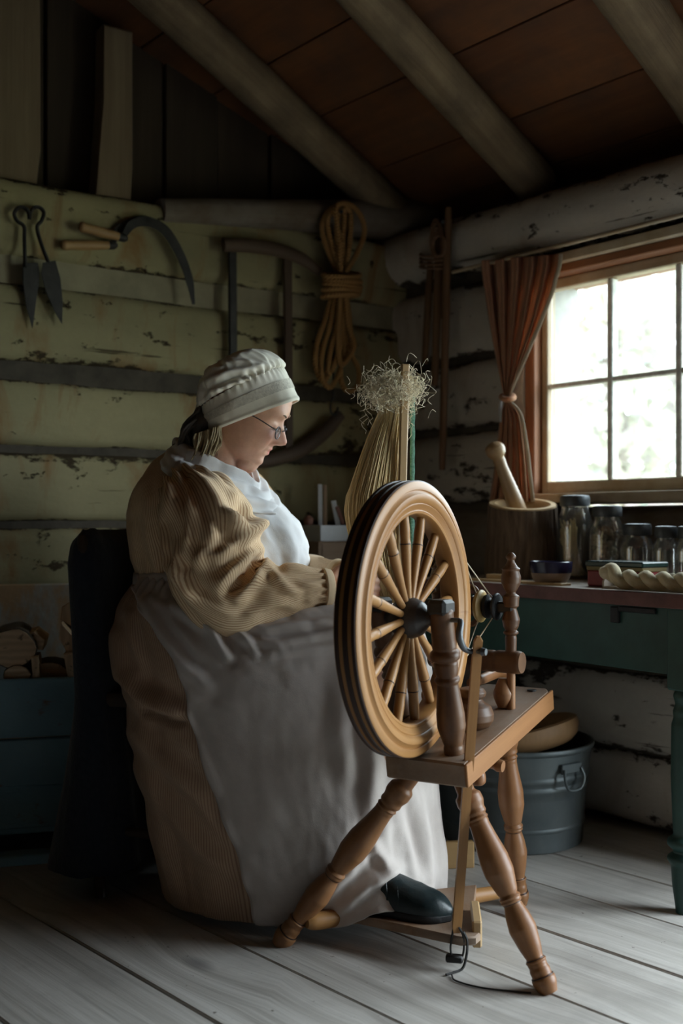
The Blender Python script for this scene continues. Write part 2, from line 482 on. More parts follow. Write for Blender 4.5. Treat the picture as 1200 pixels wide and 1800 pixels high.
# ------------------------------------------------------------------ log walls
def superlog(A, B, nn, hh, hd, seed, ex=2.7, m=None, n=28, rough=.05, taper=0.0, sag=0.0):
    A = np.asarray(A, float); B = np.asarray(B, float); L = np.linalg.norm(B - A); d = (B - A) / L
    m = m or max(6, int(L / .045))
    t = np.linspace(0, 1, m); th = np.linspace(0, 2 * np.pi, n, endpoint=False)
    cx = np.sign(np.cos(th)) * np.abs(np.cos(th)) ** (2 / ex); cz = np.sign(np.sin(th)) * np.abs(np.sin(th)) ** (2 / ex)
    T, TH = np.meshgrid(t, th, indexing='ij')
    Q = np.stack([cx[None] * 1.4 + 0 * T, cz[None] * 1.4 + 0 * T, T * L * 3.2 + seed * 7.1], -1)
    f = 1 + rough * fbm(Q * np.array([1, 1, .8]), seed, 3) + rough * .45 * fbm(Q * np.array([5, 5, 6]), seed + 5, 2)
    wob = .012 * fbm(np.stack([t * L * .8 + seed, 0 * t, 0 * t + seed], -1), seed + 9, 2)
    sc = (1 + taper * (T - .5))
    X = cx[None] * hd * f * sc; Z = cz[None] * hh * f * sc
    P = A + (T * L)[..., None] * d + X[..., None] * nn + (Z + wob[:, None] + sag * np.sin(np.pi * T))[..., None] * UP
    R = np.stack([X, Z, T * L], -1) + roff()
    F = gridF(m, n, True) + [tuple(range(n))[::-1], tuple((m - 1) * n + j for j in range(n))]
    return (P.reshape(-1, 3), F, R.reshape(-1, 3)), {'edge': np.abs(np.repeat(np.sin(th)[None], m, 0)).ravel()}

def segs(lo, hi, cuts):
    out = []; p = lo
    for a, b in sorted(cuts):
        if a > p: out.append((p, a))
        p = b
    if hi > p: out.append((p, hi))
    return out

# left wall (tools hang here); a gable end
zl = [0, .215, .42, .625, .825, 1.035, 1.25, 1.52, 1.785]
chl = [0, .014, .014, .014, .012, .016, .040, .066, .02]
wall_left = build('wall_left', box(lw(LLEN / 2, .9, -.215), (LDIR, UP, LN), (LLEN / 2 + .25, .95, .012), .001), M['dark'], smooth=False, kind='structure')
for i in range(8):
    z0, z1 = zl[i] + chl[i] / 2, zl[i + 1] - chl[i + 1] / 2
    g, at_ = superlog(lw(-.22, (z0 + z1) / 2, -.085), lw(LLEN + .2, (z0 + z1) / 2, -.085), LN, (z1 - z0) / 2 * 1.01, .105, 20 + i, 5.0, taper=.05 if i % 2 else -.05)
    build('log', g, M['wash_left'], wall_left, attrs=at_)
    if i:
        w = chl[i]
        g = box(lw(LLEN / 2 - .1, zl[i], -.055), (LDIR, UP, LN), (LLEN / 2 + .1, w / 2 + .018, .05), .004)
        build('chinking', g, M['chink'] if w > .045 else M['chink_dark'], wall_left, smooth=False)
# short bare log lying on the wall head next to the corner
g, at_ = superlog(lw(.86, 1.748, -.02), lw(-.12, 1.872, -.02), LN, .056, .075, 44, 2.2, taper=.5)
build('log', g, M['log_bare'], wall_left, attrs=at_)

# right wall with the window
zr = [0, .21, .44, .66, .885, 1.125, 1.35, 1.60, 1.81]
WINS = [(WIN[0] - .035, WIN[1] + .035)]
DR = [(DOOR[0] - .04, DOOR[1] + .04)]
def wall_cuts(z0, z1): return (WINS if (z0 > .8 and z1 < 1.62) else []) + (DR if z1 < 1.62 else [])
wall_right = build('wall_right', box(rw(RLEN / 2, 1.74, -.215), (RDIR, UP, RN), (RLEN / 2 + .25, .16, .012), .001), M['dark'], smooth=False, kind='structure')
for z0, z1, c in ((-.02, .88, DR), (.88, 1.59, WINS + DR)):
    for a, b in segs(-.25, RLEN + .25, c):
        build('sheathing', box(rw((a + b) / 2, (z0 + z1) / 2, -.215), (RDIR, UP, RN), ((b - a) / 2, (z1 - z0) / 2, .012), .001), M['dark'], wall_right, smooth=False)
for i in range(8):
    cz = .006
    z0, z1 = zr[i] + cz, zr[i + 1] - cz
    top = i == 7
    for k, (a, b) in enumerate(segs(-.24, RLEN + .2, wall_cuts(zr[i], zr[i + 1]))):
        g, at_ = superlog(rw(a, (z0 + z1) / 2, -.06 if top else -.085), rw(b, (z0 + z1) / 2, -.06 if top else -.085), RN, (z1 - z0) / 2 * 1.02, .13 if top else .105, 60 + i * 3 + k, 2.2 if top else 3.6, taper=.04, rough=.06)
        build('log', g, M['log_bare'] if i == 3 else M['wash_right'], wall_right, attrs=at_)
    if i:
        for a, b in segs(-.2, RLEN + .2, wall_cuts(zr[i] - .01, zr[i] + .01)):
            build('chinking', box(rw((a + b) / 2, zr[i], -.07), (RDIR, UP, RN), ((b - a) / 2, .03, .05), .004), M['chink_dark'], wall_right, smooth=False)

# the two walls out of view close the room
P00 = lw(LLEN, 0); P11 = CORNER + LDIR * LLEN + RDIR * RLEN; P10 = rw(RLEN, 0)
for nm, a, b, h in (('wall_front', P10, P11, 3.0), ('wall_back', P11, P00, 2.1)):
    d = unit(b - a); n = np.cross(UP, d); L = np.linalg.norm(b - a)
    w = build(nm, box((a + b) / 2 + UP * (h / 2 - .02) - n * .16, (d, UP, n), (L / 2 + .25, h / 2, .02), .002), M['dark'], smooth=False, kind='structure')
    for i in range(9):
        g, at_ = superlog(a - d * .1 + UP * (.105 + .21 * i) - n * .05, b + d * .1 + UP * (.105 + .21 * i) - n * .05, n, .105, .1, 120 + i, 2.6, m=12, n=12)
        build('log', g, M['log_bare'], w, attrs=at_)

# ------------------------------------------------------------------ roof: boards on pole rafters, eave over the window wall
PITCH = .396
SD = unit(RN + UP * PITCH); SNRM = unit(UP - RN * PITCH)
RIDGE = 2.1
ceiling = build('ceiling', box(CORNER + RDIR * (RLEN / 2) + RN * (RIDGE + 1.06) + UP * (1.95 + PITCH * (RIDGE - 1.06)), (RDIR, unit(RN - UP * PITCH), unit(UP + RN * PITCH)), (RLEN / 2 + .5, 1.30, .02), .001), M['roofboard'], smooth=False, kind='structure')
q = -.32; k = 0
while q < RIDGE + .02:
    w = (.235, .21, .26, .225)[k % 4]; qc = q + w / 2
    c = CORNER + RDIR * (RLEN / 2) + RN * qc + UP * (1.935 + PITCH * qc + .012)
    build('roof_board', box(c, (RDIR, SD, SNRM), (RLEN / 2 + .5, w / 2 * 1.0755 - .002, .011), .002), M['roofboard'], ceiling, smooth=False)
    q += w; k += 1
build('roof_cover', box(CORNER + RDIR * (RLEN / 2) + RN * .88 + UP * (1.935 + PITCH * .88 + .06), (RDIR, SD, SNRM), (RLEN / 2 + .5, 1.36, .012), .001), M['dark'], ceiling, smooth=False)
for k, t in enumerate((.07, .64, 1.24, 1.85, 2.45, 3.05, 3.65, 4.25, 4.85)):
    q0, q1 = -.06, RIDGE
    A = CORNER + RDIR * (t - .085) + RN * q0 + UP * (1.872 + PITCH * q0); B = CORNER + RDIR * (t + .15) + RN * q1 + UP * (1.872 + PITCH * q1)
    g, at_ = superlog(A, B, RDIR, .062, .066, 200 + k, 2.3, m=44, n=18, rough=.07)
    build('rafter', g, M['rafter'], ceiling, attrs=at_)

# gable over the left wall: upright boards, two pale hewn studs
gable = build('wall_gable', box(lw(LLEN / 2, 2.26, -.215), (LDIR, UP, LN), (LLEN / 2 + .25, .52, .012), .001), M['dark'], smooth=False, kind='structure')
s = -.1
k = 0
while s < 2.6:
    w = (.17, .2, .155, .19, .18)[k % 5]
    zt = 1.955 + PITCH * min(s + w, RIDGE)
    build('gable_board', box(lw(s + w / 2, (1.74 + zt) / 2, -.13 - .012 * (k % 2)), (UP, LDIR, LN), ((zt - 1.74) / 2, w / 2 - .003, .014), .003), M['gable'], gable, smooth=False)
    s += w; k += 1
def stud(px0, px1, zt, dep, tp):
    a = onL(px0, 330, .0); b = onL(px1, 330, .0); w = np.linalg.norm((b - a)[:2]); c = (a + b) / 2
    out = [(-w * .62, 0), (w * .42, 0), (w * .5, .12), (w * .48, zt - 1.74), (-w * .36, zt - 1.74), (-w * .42, .3)]
    build('stud', prism(out, V3(c[0], c[1], 1.745) - LN * .05, -LDIR, UP, dep, .008), M['stud'], gable)
stud(178, 238, 2.26, .07, 0)
stud(-40, 78, 2.42, .05, 0)

# ------------------------------------------------------------------ windows
def rbox(t0, t1, z0, z1, o0, o1, ch=.003):
    return box(rw((t0 + t1) / 2, (z0 + z1) / 2, (o0 + o1) / 2), (RDIR, UP, RN), ((t1 - t0) / 2, (z1 - z0) / 2, (o1 - o0) / 2), ch)
t0, t1, z0, z1 = WIN
win = thing('window_1', None, None, rw((t0 + t1) / 2, z0, 0)); win['kind'] = 'structure'
for a, b in ((t0 - .036, t0), (t1, t1 + .036)):
    build('jamb', rbox(a, b, z0 - .03, z1 + .04, -.064, .012), M['redwood'], win, smooth=False)
    build('outer_jamb', rbox(a, b, z0 - .03, z1 + .04, -.2, -.066), M['outjamb'], win, smooth=False)
build('head_board', rbox(t0 - .10, t1 + .10, z1 + .008, z1 + .036, -.2, .05), M['winwood'], win, smooth=False)
build('head_board', rbox(t0 - .07, t1 + .07, z1 - .016, z1 + .008, -.2, .03), M['redwood'], win, smooth=False)
build('sill', rbox(t0 - .05, t1 + .05, z0 - .03, z0, -.2, .03), M['winwood'], win, smooth=False)
sash = build('sash', rbox(t0, t0 + .022, z0, z1 - .016, -.062, -.022), M['winwood'], win, smooth=False)
build('stile', rbox(t1 - .022, t1, z0, z1 - .016, -.062, -.022), M['winwood'], sash, smooth=False)
build('rail', rbox(t0 + .022, t1 - .022, z0, z0 + .036, -.062, -.022), M['winwood'], sash, smooth=False)
build('rail', rbox(t0 + .022, t1 - .022, z1 - .046, z1 - .016, -.062, -.022), M['winwood'], sash, smooth=False)
TV = (t0 + .022, .838, 1.056, t1 - .022); ZV = (z0 + .036, 1.232, z1 - .046)
for t in TV[1:3]: build('muntin', rbox(t - .009, t + .009, ZV[0], ZV[2], -.057, -.027), M['muntin'], sash, smooth=False)
build('muntin', rbox(TV[0], TV[3], ZV[1] - .007, ZV[1] + .007, -.055, -.029), M['muntin'], sash, smooth=False)
for i in range(3):
    for j in range(2):
        build('pane', rbox(TV[i] + .002, TV[i + 1] - .002, ZV[j] + .002, ZV[j + 1] - .002, -.0435, -.0405, .0005), M['pane'], sash, smooth=False)
dr = thing('door_1', None, None, rw((DOOR[0] + DOOR[1]) / 2, 0, 0)); dr['kind'] = 'structure'
build('jamb', rbox(DOOR[0] - .04, DOOR[0], 0, DOOR[3] + .03, -.2, .02), M['winwood'], dr, smooth=False)
build('jamb', rbox(DOOR[1], DOOR[1] + .04, 0, DOOR[3] + .03, -.2, .02), M['winwood'], dr, smooth=False)
build('lintel', rbox(DOOR[0] - .04, DOOR[1] + .04, DOOR[3], DOOR[3] + .03, -.2, .02), M['winwood'], dr, smooth=False)

# ------------------------------------------------------------------ outside the window: pale ground, autumn trees
M['ground'] = plain('meadow', (.42, .44, .28), .95, .4, .8, .2)
M['trunk'] = wood('tree_bark', (.16, .13, .10), (.30, .26, .21), 12, .2, .9, .5)
build('ground', box((6, 10, -.35), (V3(1, 0, 0), V3(0, 1, 0), UP), (30, 30, .1), .01), M['ground'], smooth=False, kind='structure')
def leafmat(nm, c):
    m, nt, b = mat(nm)
    fin(nt, b, mixc(nt, noise(nt, attr(nt), 1.5, 2), c, tuple(x * .7 for x in c)), .8)
    tr = nt.nodes.new('ShaderNodeBsdfTranslucent'); tr.inputs[0].default_value = rgb(c)
    mx = nt.nodes.new('ShaderNodeMixShader'); mx.inputs[0].default_value = .35
    nt.links.new(b.outputs[0], mx.inputs[1]); nt.links.new(tr.outputs[0], mx.inputs[2]); nt.links.new(mx.outputs[0], nt.nodes['Material Output'].inputs['Surface'])
    return m
LEAF = [leafmat('leaf_green', (.40, .45, .41)), leafmat('leaf_yellow', (.46, .44, .35)), leafmat('leaf_pink', (.46, .40, .40)), leafmat('leaf_pale', (.43, .47, .45))]
TREES = [(930, 9.5, 1, 'leafy tree with yellow autumn leaves behind the left window panes'),
         (1010, 12., 3, 'pale green tree standing far off behind the left window panes'),
         (1075, 8.8, 2, 'pinkish autumn tree standing behind the middle window muntin'),
         (1150, 11., 0, 'grey green tree standing behind the middle column of panes'),
         (1215, 8.5, 1, 'yellow autumn tree at the right edge of the window'),
         (1300, 12., 2, 'reddish autumn tree beyond the right edge of the window'),
         (860, 13., 0, 'green tree hidden beyond the tied curtain')]
for k, (px, d, lm, lab) in enumerate(TREES):
    b = at(px, 925, d); b[2] = -.26
    T = thing('tree', lab, 'tree', b, 'autumn trees outside the window')
    h = random.uniform(3.6, 4.8)
    build('trunk', tube([b, b + V3(.05, 0, h * .4), b + V3(-.05, .1, h * .8), b + V3(0, 0, h)], [.13, .10, .06, .02], 8, 12), M['trunk'], T)
    n = 1450
    D = RNG.normal(size=(n, 3)); D /= np.linalg.norm(D, axis=1)[:, None]
    r = RNG.uniform(.35, 1, n) ** .5
    cpt = b + V3(0, 0, h * .56) + D * r[:, None] * np.array([1.25, 1.25, h * .46])
    sz = RNG.uniform(.05, .11, n)
    A = RNG.normal(size=(n, 3)); A /= np.linalg.norm(A, axis=1)[:, None]; B = np.cross(A, D); B /= np.linalg.norm(B, axis=1)[:, None] + 1e-9
    quad = np.stack([cpt - A * sz[:, None], cpt + B * sz[:, None] * .6, cpt + A * sz[:, None], cpt - B * sz[:, None] * .6], 1).reshape(-1, 3)
    fo = build('foliage', (quad, [(4 * i, 4 * i + 1, 4 * i + 2, 4 * i + 3) for i in range(n)], quad), LEAF[lm], T, smooth=False, recalc=False, kind='stuff')
# ------------------------------------------------------------------ materials for the things
M['gold'] = wood('golden_wheel_wood', (.28, .125, .038), (.49, .26, .09), 26, .08, .42, .15, .001, var=.3)
M['spoke'] = wood('spoke_wood', (.27, .13, .045), (.50, .27, .10), 30, .05, .42, .12, .001)
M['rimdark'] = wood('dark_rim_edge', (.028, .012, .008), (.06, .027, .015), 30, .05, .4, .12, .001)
M['leg'] = wood('turned_leg_wood', (.17, .065, .022), (.38, .17, .058), 24, .06, .42, .15, .001, (.32, .19, .11), .35)
M['darkpost'] = wood('dark_turned_post', (.05, .022, .010), (.18, .078, .030), 24, .06, .45, .18, .001, (.21, .11, .055), .5)
M['hubblack'] = plain('black_painted_hub', (.022, .022, .024), .4, .5, 30, .15, col2=(.05, .04, .035))
M['bench'] = wood('bench_plank', (.19, .10, .05), (.33, .20, .115), 22, .05, .6, .3, .002, (.30, .26, .22), .55)
M['benchside'] = wood('bench_side', (.24, .10, .032), (.43, .205, .075), 24, .05, .5, .2, .002)
M['footman'] = wood('footman_wood', (.32, .15, .05), (.52, .28, .10), 26, .03, .45, .12, .001)
M['pale'] = wood('pale_wood', (.42, .27, .13), (.62, .44, .24), 22, .05, .5, .2, .002)
M['black'] = plain('blackened_iron', (.03, .03, .032), .55, .4, 30, .3, .6)
M['iron'] = plain('grey_iron', (.13, .14, .15), .45, .35, 30, .3, .8)
M['leather'] = plain('dark_leather', (.022, .02, .019), .5, .4, 60, .3)
M['string'] = plain('linen_string', (.62, .55, .42), .9, .15, 60, .3)
M['horn'] = wood('pale_whorl', (.40, .26, .09), (.60, .45, .2), 18, .3, .4, .1, .001)

# ------------------------------------------------------------------ spinning wheel
WU = V3(math.sin(math.radians(31)), math.cos(math.radians(31)), 0)       # along the bench, away from the lens
WN = V3(math.cos(math.radians(31)), -math.sin(math.radians(31)), 0)      # axle direction, to the right
BE = V3(.150, 1.974, .395); BSL = .174
def bp(s, q, h=0.0): return BE + WU * s + WN * q + UP * (BSL * s + h)    # a point on the bench top
sw = thing('spinning_wheel', 'wooden treadle spinning wheel with turned legs and large spoked drive wheel', 'spinning wheel', V3(.17, 2.1, 0))
BD = unit(WU + UP * BSL); BN = unit(UP - WU * BSL)
out = [(-.08, 0), (.08, 0), (.0815, .435), (.070, .455), (-.07, .455), (-.0815, .435)]
bench = build('bench', prism(out, BE - BN * .024, WN, BD, .046, .004), M['bench'], sw)
build('bench_edge', bar(bp(.004, .0825, -.024), bp(.448, .0825, -.024), .006, .043, BN, .002), M['benchside'], bench, smooth=False)
build('peg_hole', turned(bp(.425, .045, -.004), bp(.425, .045, .0012), [(0, .010), (1, .010)], 16, 4, 0), M['leather'], bench)

legprof = [(0, .016), (.10, .017), (.115, .0245), (.15, .0255), (.18, .021), (.20, .0225), (.212, .0165), (.217, .0215), (.226, .0215), (.231, .0165), (.236, .0205), (.244, .0185),
           (.30, .021), (.40, .0275), (.47, .0275), (.56, .019), (.572, .0155), (.578, .0215), (.586, .0215), (.590, .0155), (.595, .0205), (.602, .0205), (.608, .016), (.66, .022), (.72, .0255), (.80, .0205), (.853, .015), (.858, .020), (.865, .020), (.869, .015), (.874, .0195), (.882, .016), (.90, .019), (.925, .018), (.935, .022), (.96, .0215), (1, .0155)]
LF = V3(-.123, 2.12, 0); RF = V3(.365, 1.90, 0); BF = V3(.386, 2.343, 0)
for top, foot in ((bp(.06, -.04, -.04), LF), (bp(.06, .04, -.04), RF), (bp(.38, .0, -.04), BF)):
    lg = build('leg', turned(top, foot, legprof, 20, 200, 1), M['leg'], sw)
    for t in (.2125, .2315, .572, .5905, .6085, .854, .8695, .9285):
        r_ = float(np.interp(t, [q[0] for q in legprof], [q[1] for q in legprof])) + .0016
        p_ = top + (foot - top) * t; d_ = unit(foot - top)
        build('burnt_line', turned(p_ - d_ * .0011, p_ + d_ * .0011, [(0, r_ * .96), (.5, r_), (1, r_ * .96)], 20, 4, 0), M['rimdark'], lg)
# pegs under the bench
build('peg', turned(bp(.14, .045, -.03), bp(.14, .045, -.095), [(0, .012), (.55, .012), (.7, .016), (.95, .016), (1, .010)], 14, 24), M['leg'], sw)
build('peg', turned(bp(.17, .03, -.062), bp(.17, .085, -.066), [(0, .009), (.7, .009), (.75, .013), (1, .011)], 14, 24), M['leg'], sw)
build('peg', turned(bp(.06, -.06, -.04), bp(.06, -.06, -.075), [(0, .012), (.7, .013), (1, .008)], 14, 16), M['leg'], sw)

# drive wheel
HUB = V3(.124, 1.98, .652)
VU = V3(math.sin(math.radians(28.5)), math.cos(math.radians(28.5)), 0)      # the wheel stands a little askew on the bench
RO = .2515
def ringlathe(prof, n=128):
    """closed profile [(radius, axial)] turned about the axle"""
    th = np.linspace(0, 2 * np.pi, n, endpoint=False); pr = np.asarray(prof, float); m = len(pr)
    X = pr[:, :1] * np.cos(th); Z = pr[:, :1] * np.sin(th); A = pr[:, 1:] + 0 * X
    P = HUB + X[..., None] * VU + Z[..., None] * UP + A[..., None] * WN
    R = np.stack([pr[:, :1] + 0 * X, A, np.repeat((th * .22)[None], m, 0)], -1) + roff()
    F = gridF(m, n, True) + [((m - 1) * n + j, (m - 1) * n + (j + 1) % n, (j + 1) % n, j) for j in range(n)]
    return P.reshape(-1, 3), F, R.reshape(-1, 3)
face = [(RO - .002, .021), (RO - .006, .0235), (.235, .0235), (.2335, .0215), (.231, .0225), (.226, .0275), (.219, .0285), (.212, .0255), (.2105, .0235), (.2085, .0245), (.203, .0215), (.198, .0195), (.196, .0205), (.192, .0195), (.190, .0165)]
prof = face + [(r, -a) for r, a in face[::-1]]
rim = build('rim', ringlathe(prof), M['gold'], sw, sharp=35)
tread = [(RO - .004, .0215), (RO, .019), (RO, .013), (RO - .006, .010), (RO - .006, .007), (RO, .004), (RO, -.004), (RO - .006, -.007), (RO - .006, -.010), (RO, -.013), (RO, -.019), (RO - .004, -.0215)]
build('tread', ringlathe(tread), M['rimdark'], rim, sharp=30)  # dark wood colour paints in the shade on the rim's outer edge
spk = [(0, .0065), (.25, .0072), (.55, .0095), (.62, .0102), (.635, .0088), (.645, .0105), (.66, .0105), (.67, .0090), (.8, .0098), (.93, .0088), (1, .0085)]
for k in range(16):
    a = math.radians(-7 + 22.5 * k)
    d = VU * math.sin(a) + UP * math.cos(a)
    sp = build('spoke', turned(HUB + d * .030, HUB + d * .195, spk, 12, 60, 1), M['spoke'], sw)
    build('burnt_line', turned(HUB + d * .1362, HUB + d * .1385, [(0, .0100), (.5, .0108), (1, .0100)], 14, 4, 0), M['rimdark'], sp)
hubp = [(0, .010), (.10, .014), (.16, .020), (.24, .030), (.34, .035), (.42, .0375), (.46, .036), (.5, .038), (.58, .0375), (.66, .035), (.76, .030), (.84, .020), (.90, .014), (1, .010)]
build('hub', turned(HUB - WN * .05, HUB + WN * .05, hubp, 32, 80, 1), M['hubblack'], sw)
# posts that carry the axle
pp = [(0, .013), (.02, .018), (.10, .0185), (.12, .0165), (.14, .019), (.24, .0265), (.32, .0262), (.45, .022), (.53, .0195), (.535, .0235), (.56, .0235), (.565, .0185), (.60, .0215), (.66, .0225), (.675, .019), (.68, .027), (.71, .0285), (.735, .026), (.74, .0205), (.755, .0225), (.80, .0215), (.90, .0215), (.985, .0225), (1, .019)]
for sgn in (1, -1):
    b = bp(.05, .039, 0) if sgn > 0 else bp(.07, -.06, 0)
    t = HUB + WN * .064 * sgn + UP * .018
    po = build('post', turned(b - UP * .02, t, pp, 24, 160, 1), M['darkpost'] if sgn < 0 else M['darkpost'], sw)
    build('bearing_block', box(t + UP * .004, (WU, WN, UP), (.0235, .019, .014), .006), M['leather'], po, smooth=False)
# axle and crank
CR0 = HUB + WN * .102
CR1 = HUB + WN * .128 + WU * .012 - UP * .055
build('axle', turned(HUB - WN * .075, CR0, [(0, .0045), (1, .0045)], 10, 4, 0), M['iron'], sw)
ck = [CR0, CR0 + WN * .003 - UP * .006 - WU * .004, CR0 - UP * .026 - WU * .010 + WN * .003, CR0 - UP * .046 - WU * .002 + WN * .006, CR0 - UP * .055 + WU * .010 + WN * .012, CR0 - UP * .055 + WU * .014 + WN * .022, CR0 - UP * .054 + WU * .016 + WN * .034]
build('crank', tube(ck, [.005, .006, .0065, .006, .005, .0045, .004], 10, 40), M['iron'], sw)
CRP = ck[5]
# footman rod, cords, treadle
FT = at(840, 1124, 1.925); FB = at(800, 1638, 2.0)
FT = CRP + UP * .016 + WN * .006; FB = V3(.2125, 2.0, .068)
ex = WN; d = unit(FB - FT)
L = np.linalg.norm(FB - FT)
out = [(-.007, -.004), (-.003, -.012), (.003, -.012), (.008, -.004), (.0085, .03), (.0085, L - .01), (.006, L), (-.006, L), (-.0085, L - .01), (-.009, .05), (-.008, .01)]
fm = build('footman', prism(out, FT, unit(V3(1, .15, 0) - d * np.dot(V3(1, .15, 0), d)), d, .008, .0015), M['footman'], sw)
build('knob', turned(CRP - WN * .004, CRP + WN * .022, [(0, .004), (.6, .004), (.65, .008), (1, .006)], 12, 14, 0), M['iron'], fm)
cord = [FB + V3(.004, -.004, .012), FB + V3(.012, -.006, -.004), FB + V3(.013, -.005, -.03), FB + V3(.008, -.004, -.046), FB + V3(-.004, -.003, -.050), FB + V3(-.011, 0, -.03), FB + V3(-.006, 0, .006)]
build('cord', tube(cord, .0022, 6, 40), M['leather'], sw)
cord = [FB + V3(.012, -.006, .004), FB + V3(.019, -.006, -.012), FB + V3(.018, -.006, -.040), FB + V3(.010, -.010, -.062), FB + V3(-.008, -.02, -.0655), FB + V3(-.022, -.03, -.0655)]
build('cord', tube(cord, .0026, 6, 40), M['leather'], sw)
build('cord', tube([FB + V3(-.012, -.03, -.0655), FB + V3(-.006, -.055, -.0662), FB + V3(.04, -.085, -.0662), FB + V3(.12, -.105, -.0662)], .0016, 6, 40), M['leather'], sw)
build('tread_clip', box(FB + V3(-.004, -.004, -.046), (V3(1, -.2, 0), V3(.2, 1, 0), UP), (.016, .008, .007), .003), M['leather'], sw)
TB0 = V3(-.068, 2.10, .050); TB1 = V3(.368, 2.330, .036)
tbp = [(0, .011), (.02, .0165), (.06, .0175), (.2, .0165), (.5, .0165), (.70, .0165), (.71, .0185), (.72, .0155), (.735, .0185), (.75, .016), (.9, .0145), (1, .012)]
build('treadle_bar', turned(TB0, TB1, tbp, 18, 90, 1), M['footman'], sw)
tp = [(-.005, 2.140), (.03, 2.105), (.08, 2.075), (.13, 2.045), (.185, 2.012), (.222, 1.992), (.248, 1.995), (.262, 2.02), (.262, 2.09), (.270, 2.19), (.285, 2.285), (.20, 2.26), (.10, 2.205), (.03, 2.165)]
tz = V3(0, 0, .054)
build('treadle_board', prism(tp, tz, V3(1, 0, 0), V3(0, 1, 0), .017, .003), M['bench'], sw)
build('treadle_end', bar(V3(.253, 2.015, .058), V3(.262, 2.13, .058), .018, .05, UP), M['pale'], sw, smooth=False)

# mother-of-all, maidens, flyer, drive band
MS = .305
def mp(q, h): return bp(MS, q, h)
build('mother_of_all', turned(mp(-.135, .094), mp(.0705, .094), [(0, .0205), (.04, .0225), (.3, .0225), (.32, .020), (.34, .0225), (.70, .0225), (.72, .0205), (.74, .023), (.97, .0235), (1, .0215)], 26, 90, 1), M['darkpost'], sw)
build('tension_screw', turned(bp(MS - .05, -.02, .06), bp(.49, -.02, .03), [(0, .011), (.60, .011), (.64, .018), (.8, .021), (.95, .016), (1, .008)], 18, 40), M['leg'], sw)
# squat turned collar standing on the bench
build('collar', turned(bp(.185, .012, -.004), bp(.185, .012, .076), [(0, .030), (.06, .036), (.2, .043), (.36, .044), (.55, .038), (.64, .026), (.72, .021), (.78, .027), (.88, .029), (.97, .024), (1, .015)], 32, 80, 1), M['darkpost'], sw)
build('ball_foot', turned(mp(.03, .0), mp(.03, .06), [(0, .012), (.3, .020), (.5, .022), (.8, .015), (1, .010)], 20, 30, 1), M['leg'], sw)
build('upright', turned(mp(.046, -.005), mp(.046, .09), [(0, .009), (1, .009)], 14, 6), M['leg'], sw)
mdp = [(0, .011), (.16, .012), (.19, .0105), (.20, .0155), (.225, .0155), (.235, .011), (.27, .0155), (.34, .0185), (.42, .0135), (.455, .011), (.47, .016), (.53, .0165), (.575, .0175), (.59, .011), (.61, .0095), (.63, .0125), (.70, .0195), (.76, .0205), (.825, .0165), (.832, .019), (.845, .019), (.855, .0145), (.90, .0085), (.93, .0072), (.945, .0105), (.965, .0105), (.985, .0075), (1, .004)]
MZ0 = .098
for q in (.046, -.115):
    md = build('maiden', turned(mp(q, .11), mp(q, .318) + V3(0, 0, 0), mdp, 22, 170, 1), M['darkpost'], sw)
    build('leather_bearing', box(mp(q - .012, .206), (WN, WU, UP), (.020, .013, .011), .004), M['leather'], md, smooth=False)
FZ = .206
def fl(q): return mp(q, FZ)
build('spindle', turned(fl(-.13), fl(.04), [(0, .004), (1, .004)], 10, 4, 0), M['iron'], sw)
build('whorl', turned(fl(-.012), fl(.030), [(0, .010), (.05, .024), (.25, .026), (.30, .018), (.38, .014), (.5, .018), (.56, .027), (.66, .0285), (.74, .026), (.78, .012), (1, .008)], 30, 70, 0), M['black'], sw)
build('bobbin_head', turned(fl(-.034), fl(-.013), [(0, .014), (.3, .029), (.55, .034), (.75, .034), (.92, .028), (1, .012)], 32, 50, 1), M['horn'], sw)
build('bobbin', turned(fl(-.105), fl(-.034), [(0, .024), (.06, .024), (.08, .013), (.5, .017), (.92, .014), (.95, .022), (1, .020)], 22, 60, 0), M['darkpost'], sw)
for sg in (1, -1):
    build('flyer_arm', tube([fl(-.022), fl(-.030) + UP * .03 * sg, fl(-.05) + UP * .04 * sg, fl(-.11) + UP * .042 * sg], [.005, .006, .006, .004], 8, 20), M['darkpost'], sw)
for off, q1 in ((.0085, -.023), (-.0085, .009)):
    def rimp(a): return HUB + (VU * math.sin(a) + UP * math.cos(a)) * (RO - .0055) + WN * off
    a0, a1 = math.radians(52), math.radians(128)
    f0 = fl(q1)
    fr = .0345 if q1 < 0 else .0245
    p = [rimp(a0 + (a - 1) * .06) for a in (0, 1)] + [f0 + UP * fr * .8 - WU * fr * .5, f0 + UP * fr * .9 + WU * fr * .45, f0 + WU * fr, f0 - UP * fr * .9 + WU * fr * .3] + [f0 - UP * fr * .9 - WU * fr * .3] + [rimp(a1), rimp(a1 + .06)]
    arc = [rimp(a) for a in np.linspace(a1 + .12, a0 + 2 * math.pi - .12, 60)]
    build('drive_band', tube(np.array(p + arc), .0014, 6, closed=True), M['string'], sw)

# distaff: staff on an arm from the bench
DB = V3(.117, 2.30, .47); DT = at(712, 640, 2.295)
build('distaff_arm', turned(bp(.34, -.03, -.02), DB + V3(0, 0, .0), [(0, .012), (.5, .014), (1, .012)], 14, 20), M['leg'], sw)
ds = bar(DB - UP * .03, DT, .018, .012, V3(.2, -1, 0), .003)
build('distaff_staff', ds, M['pale'], sw, smooth=False)

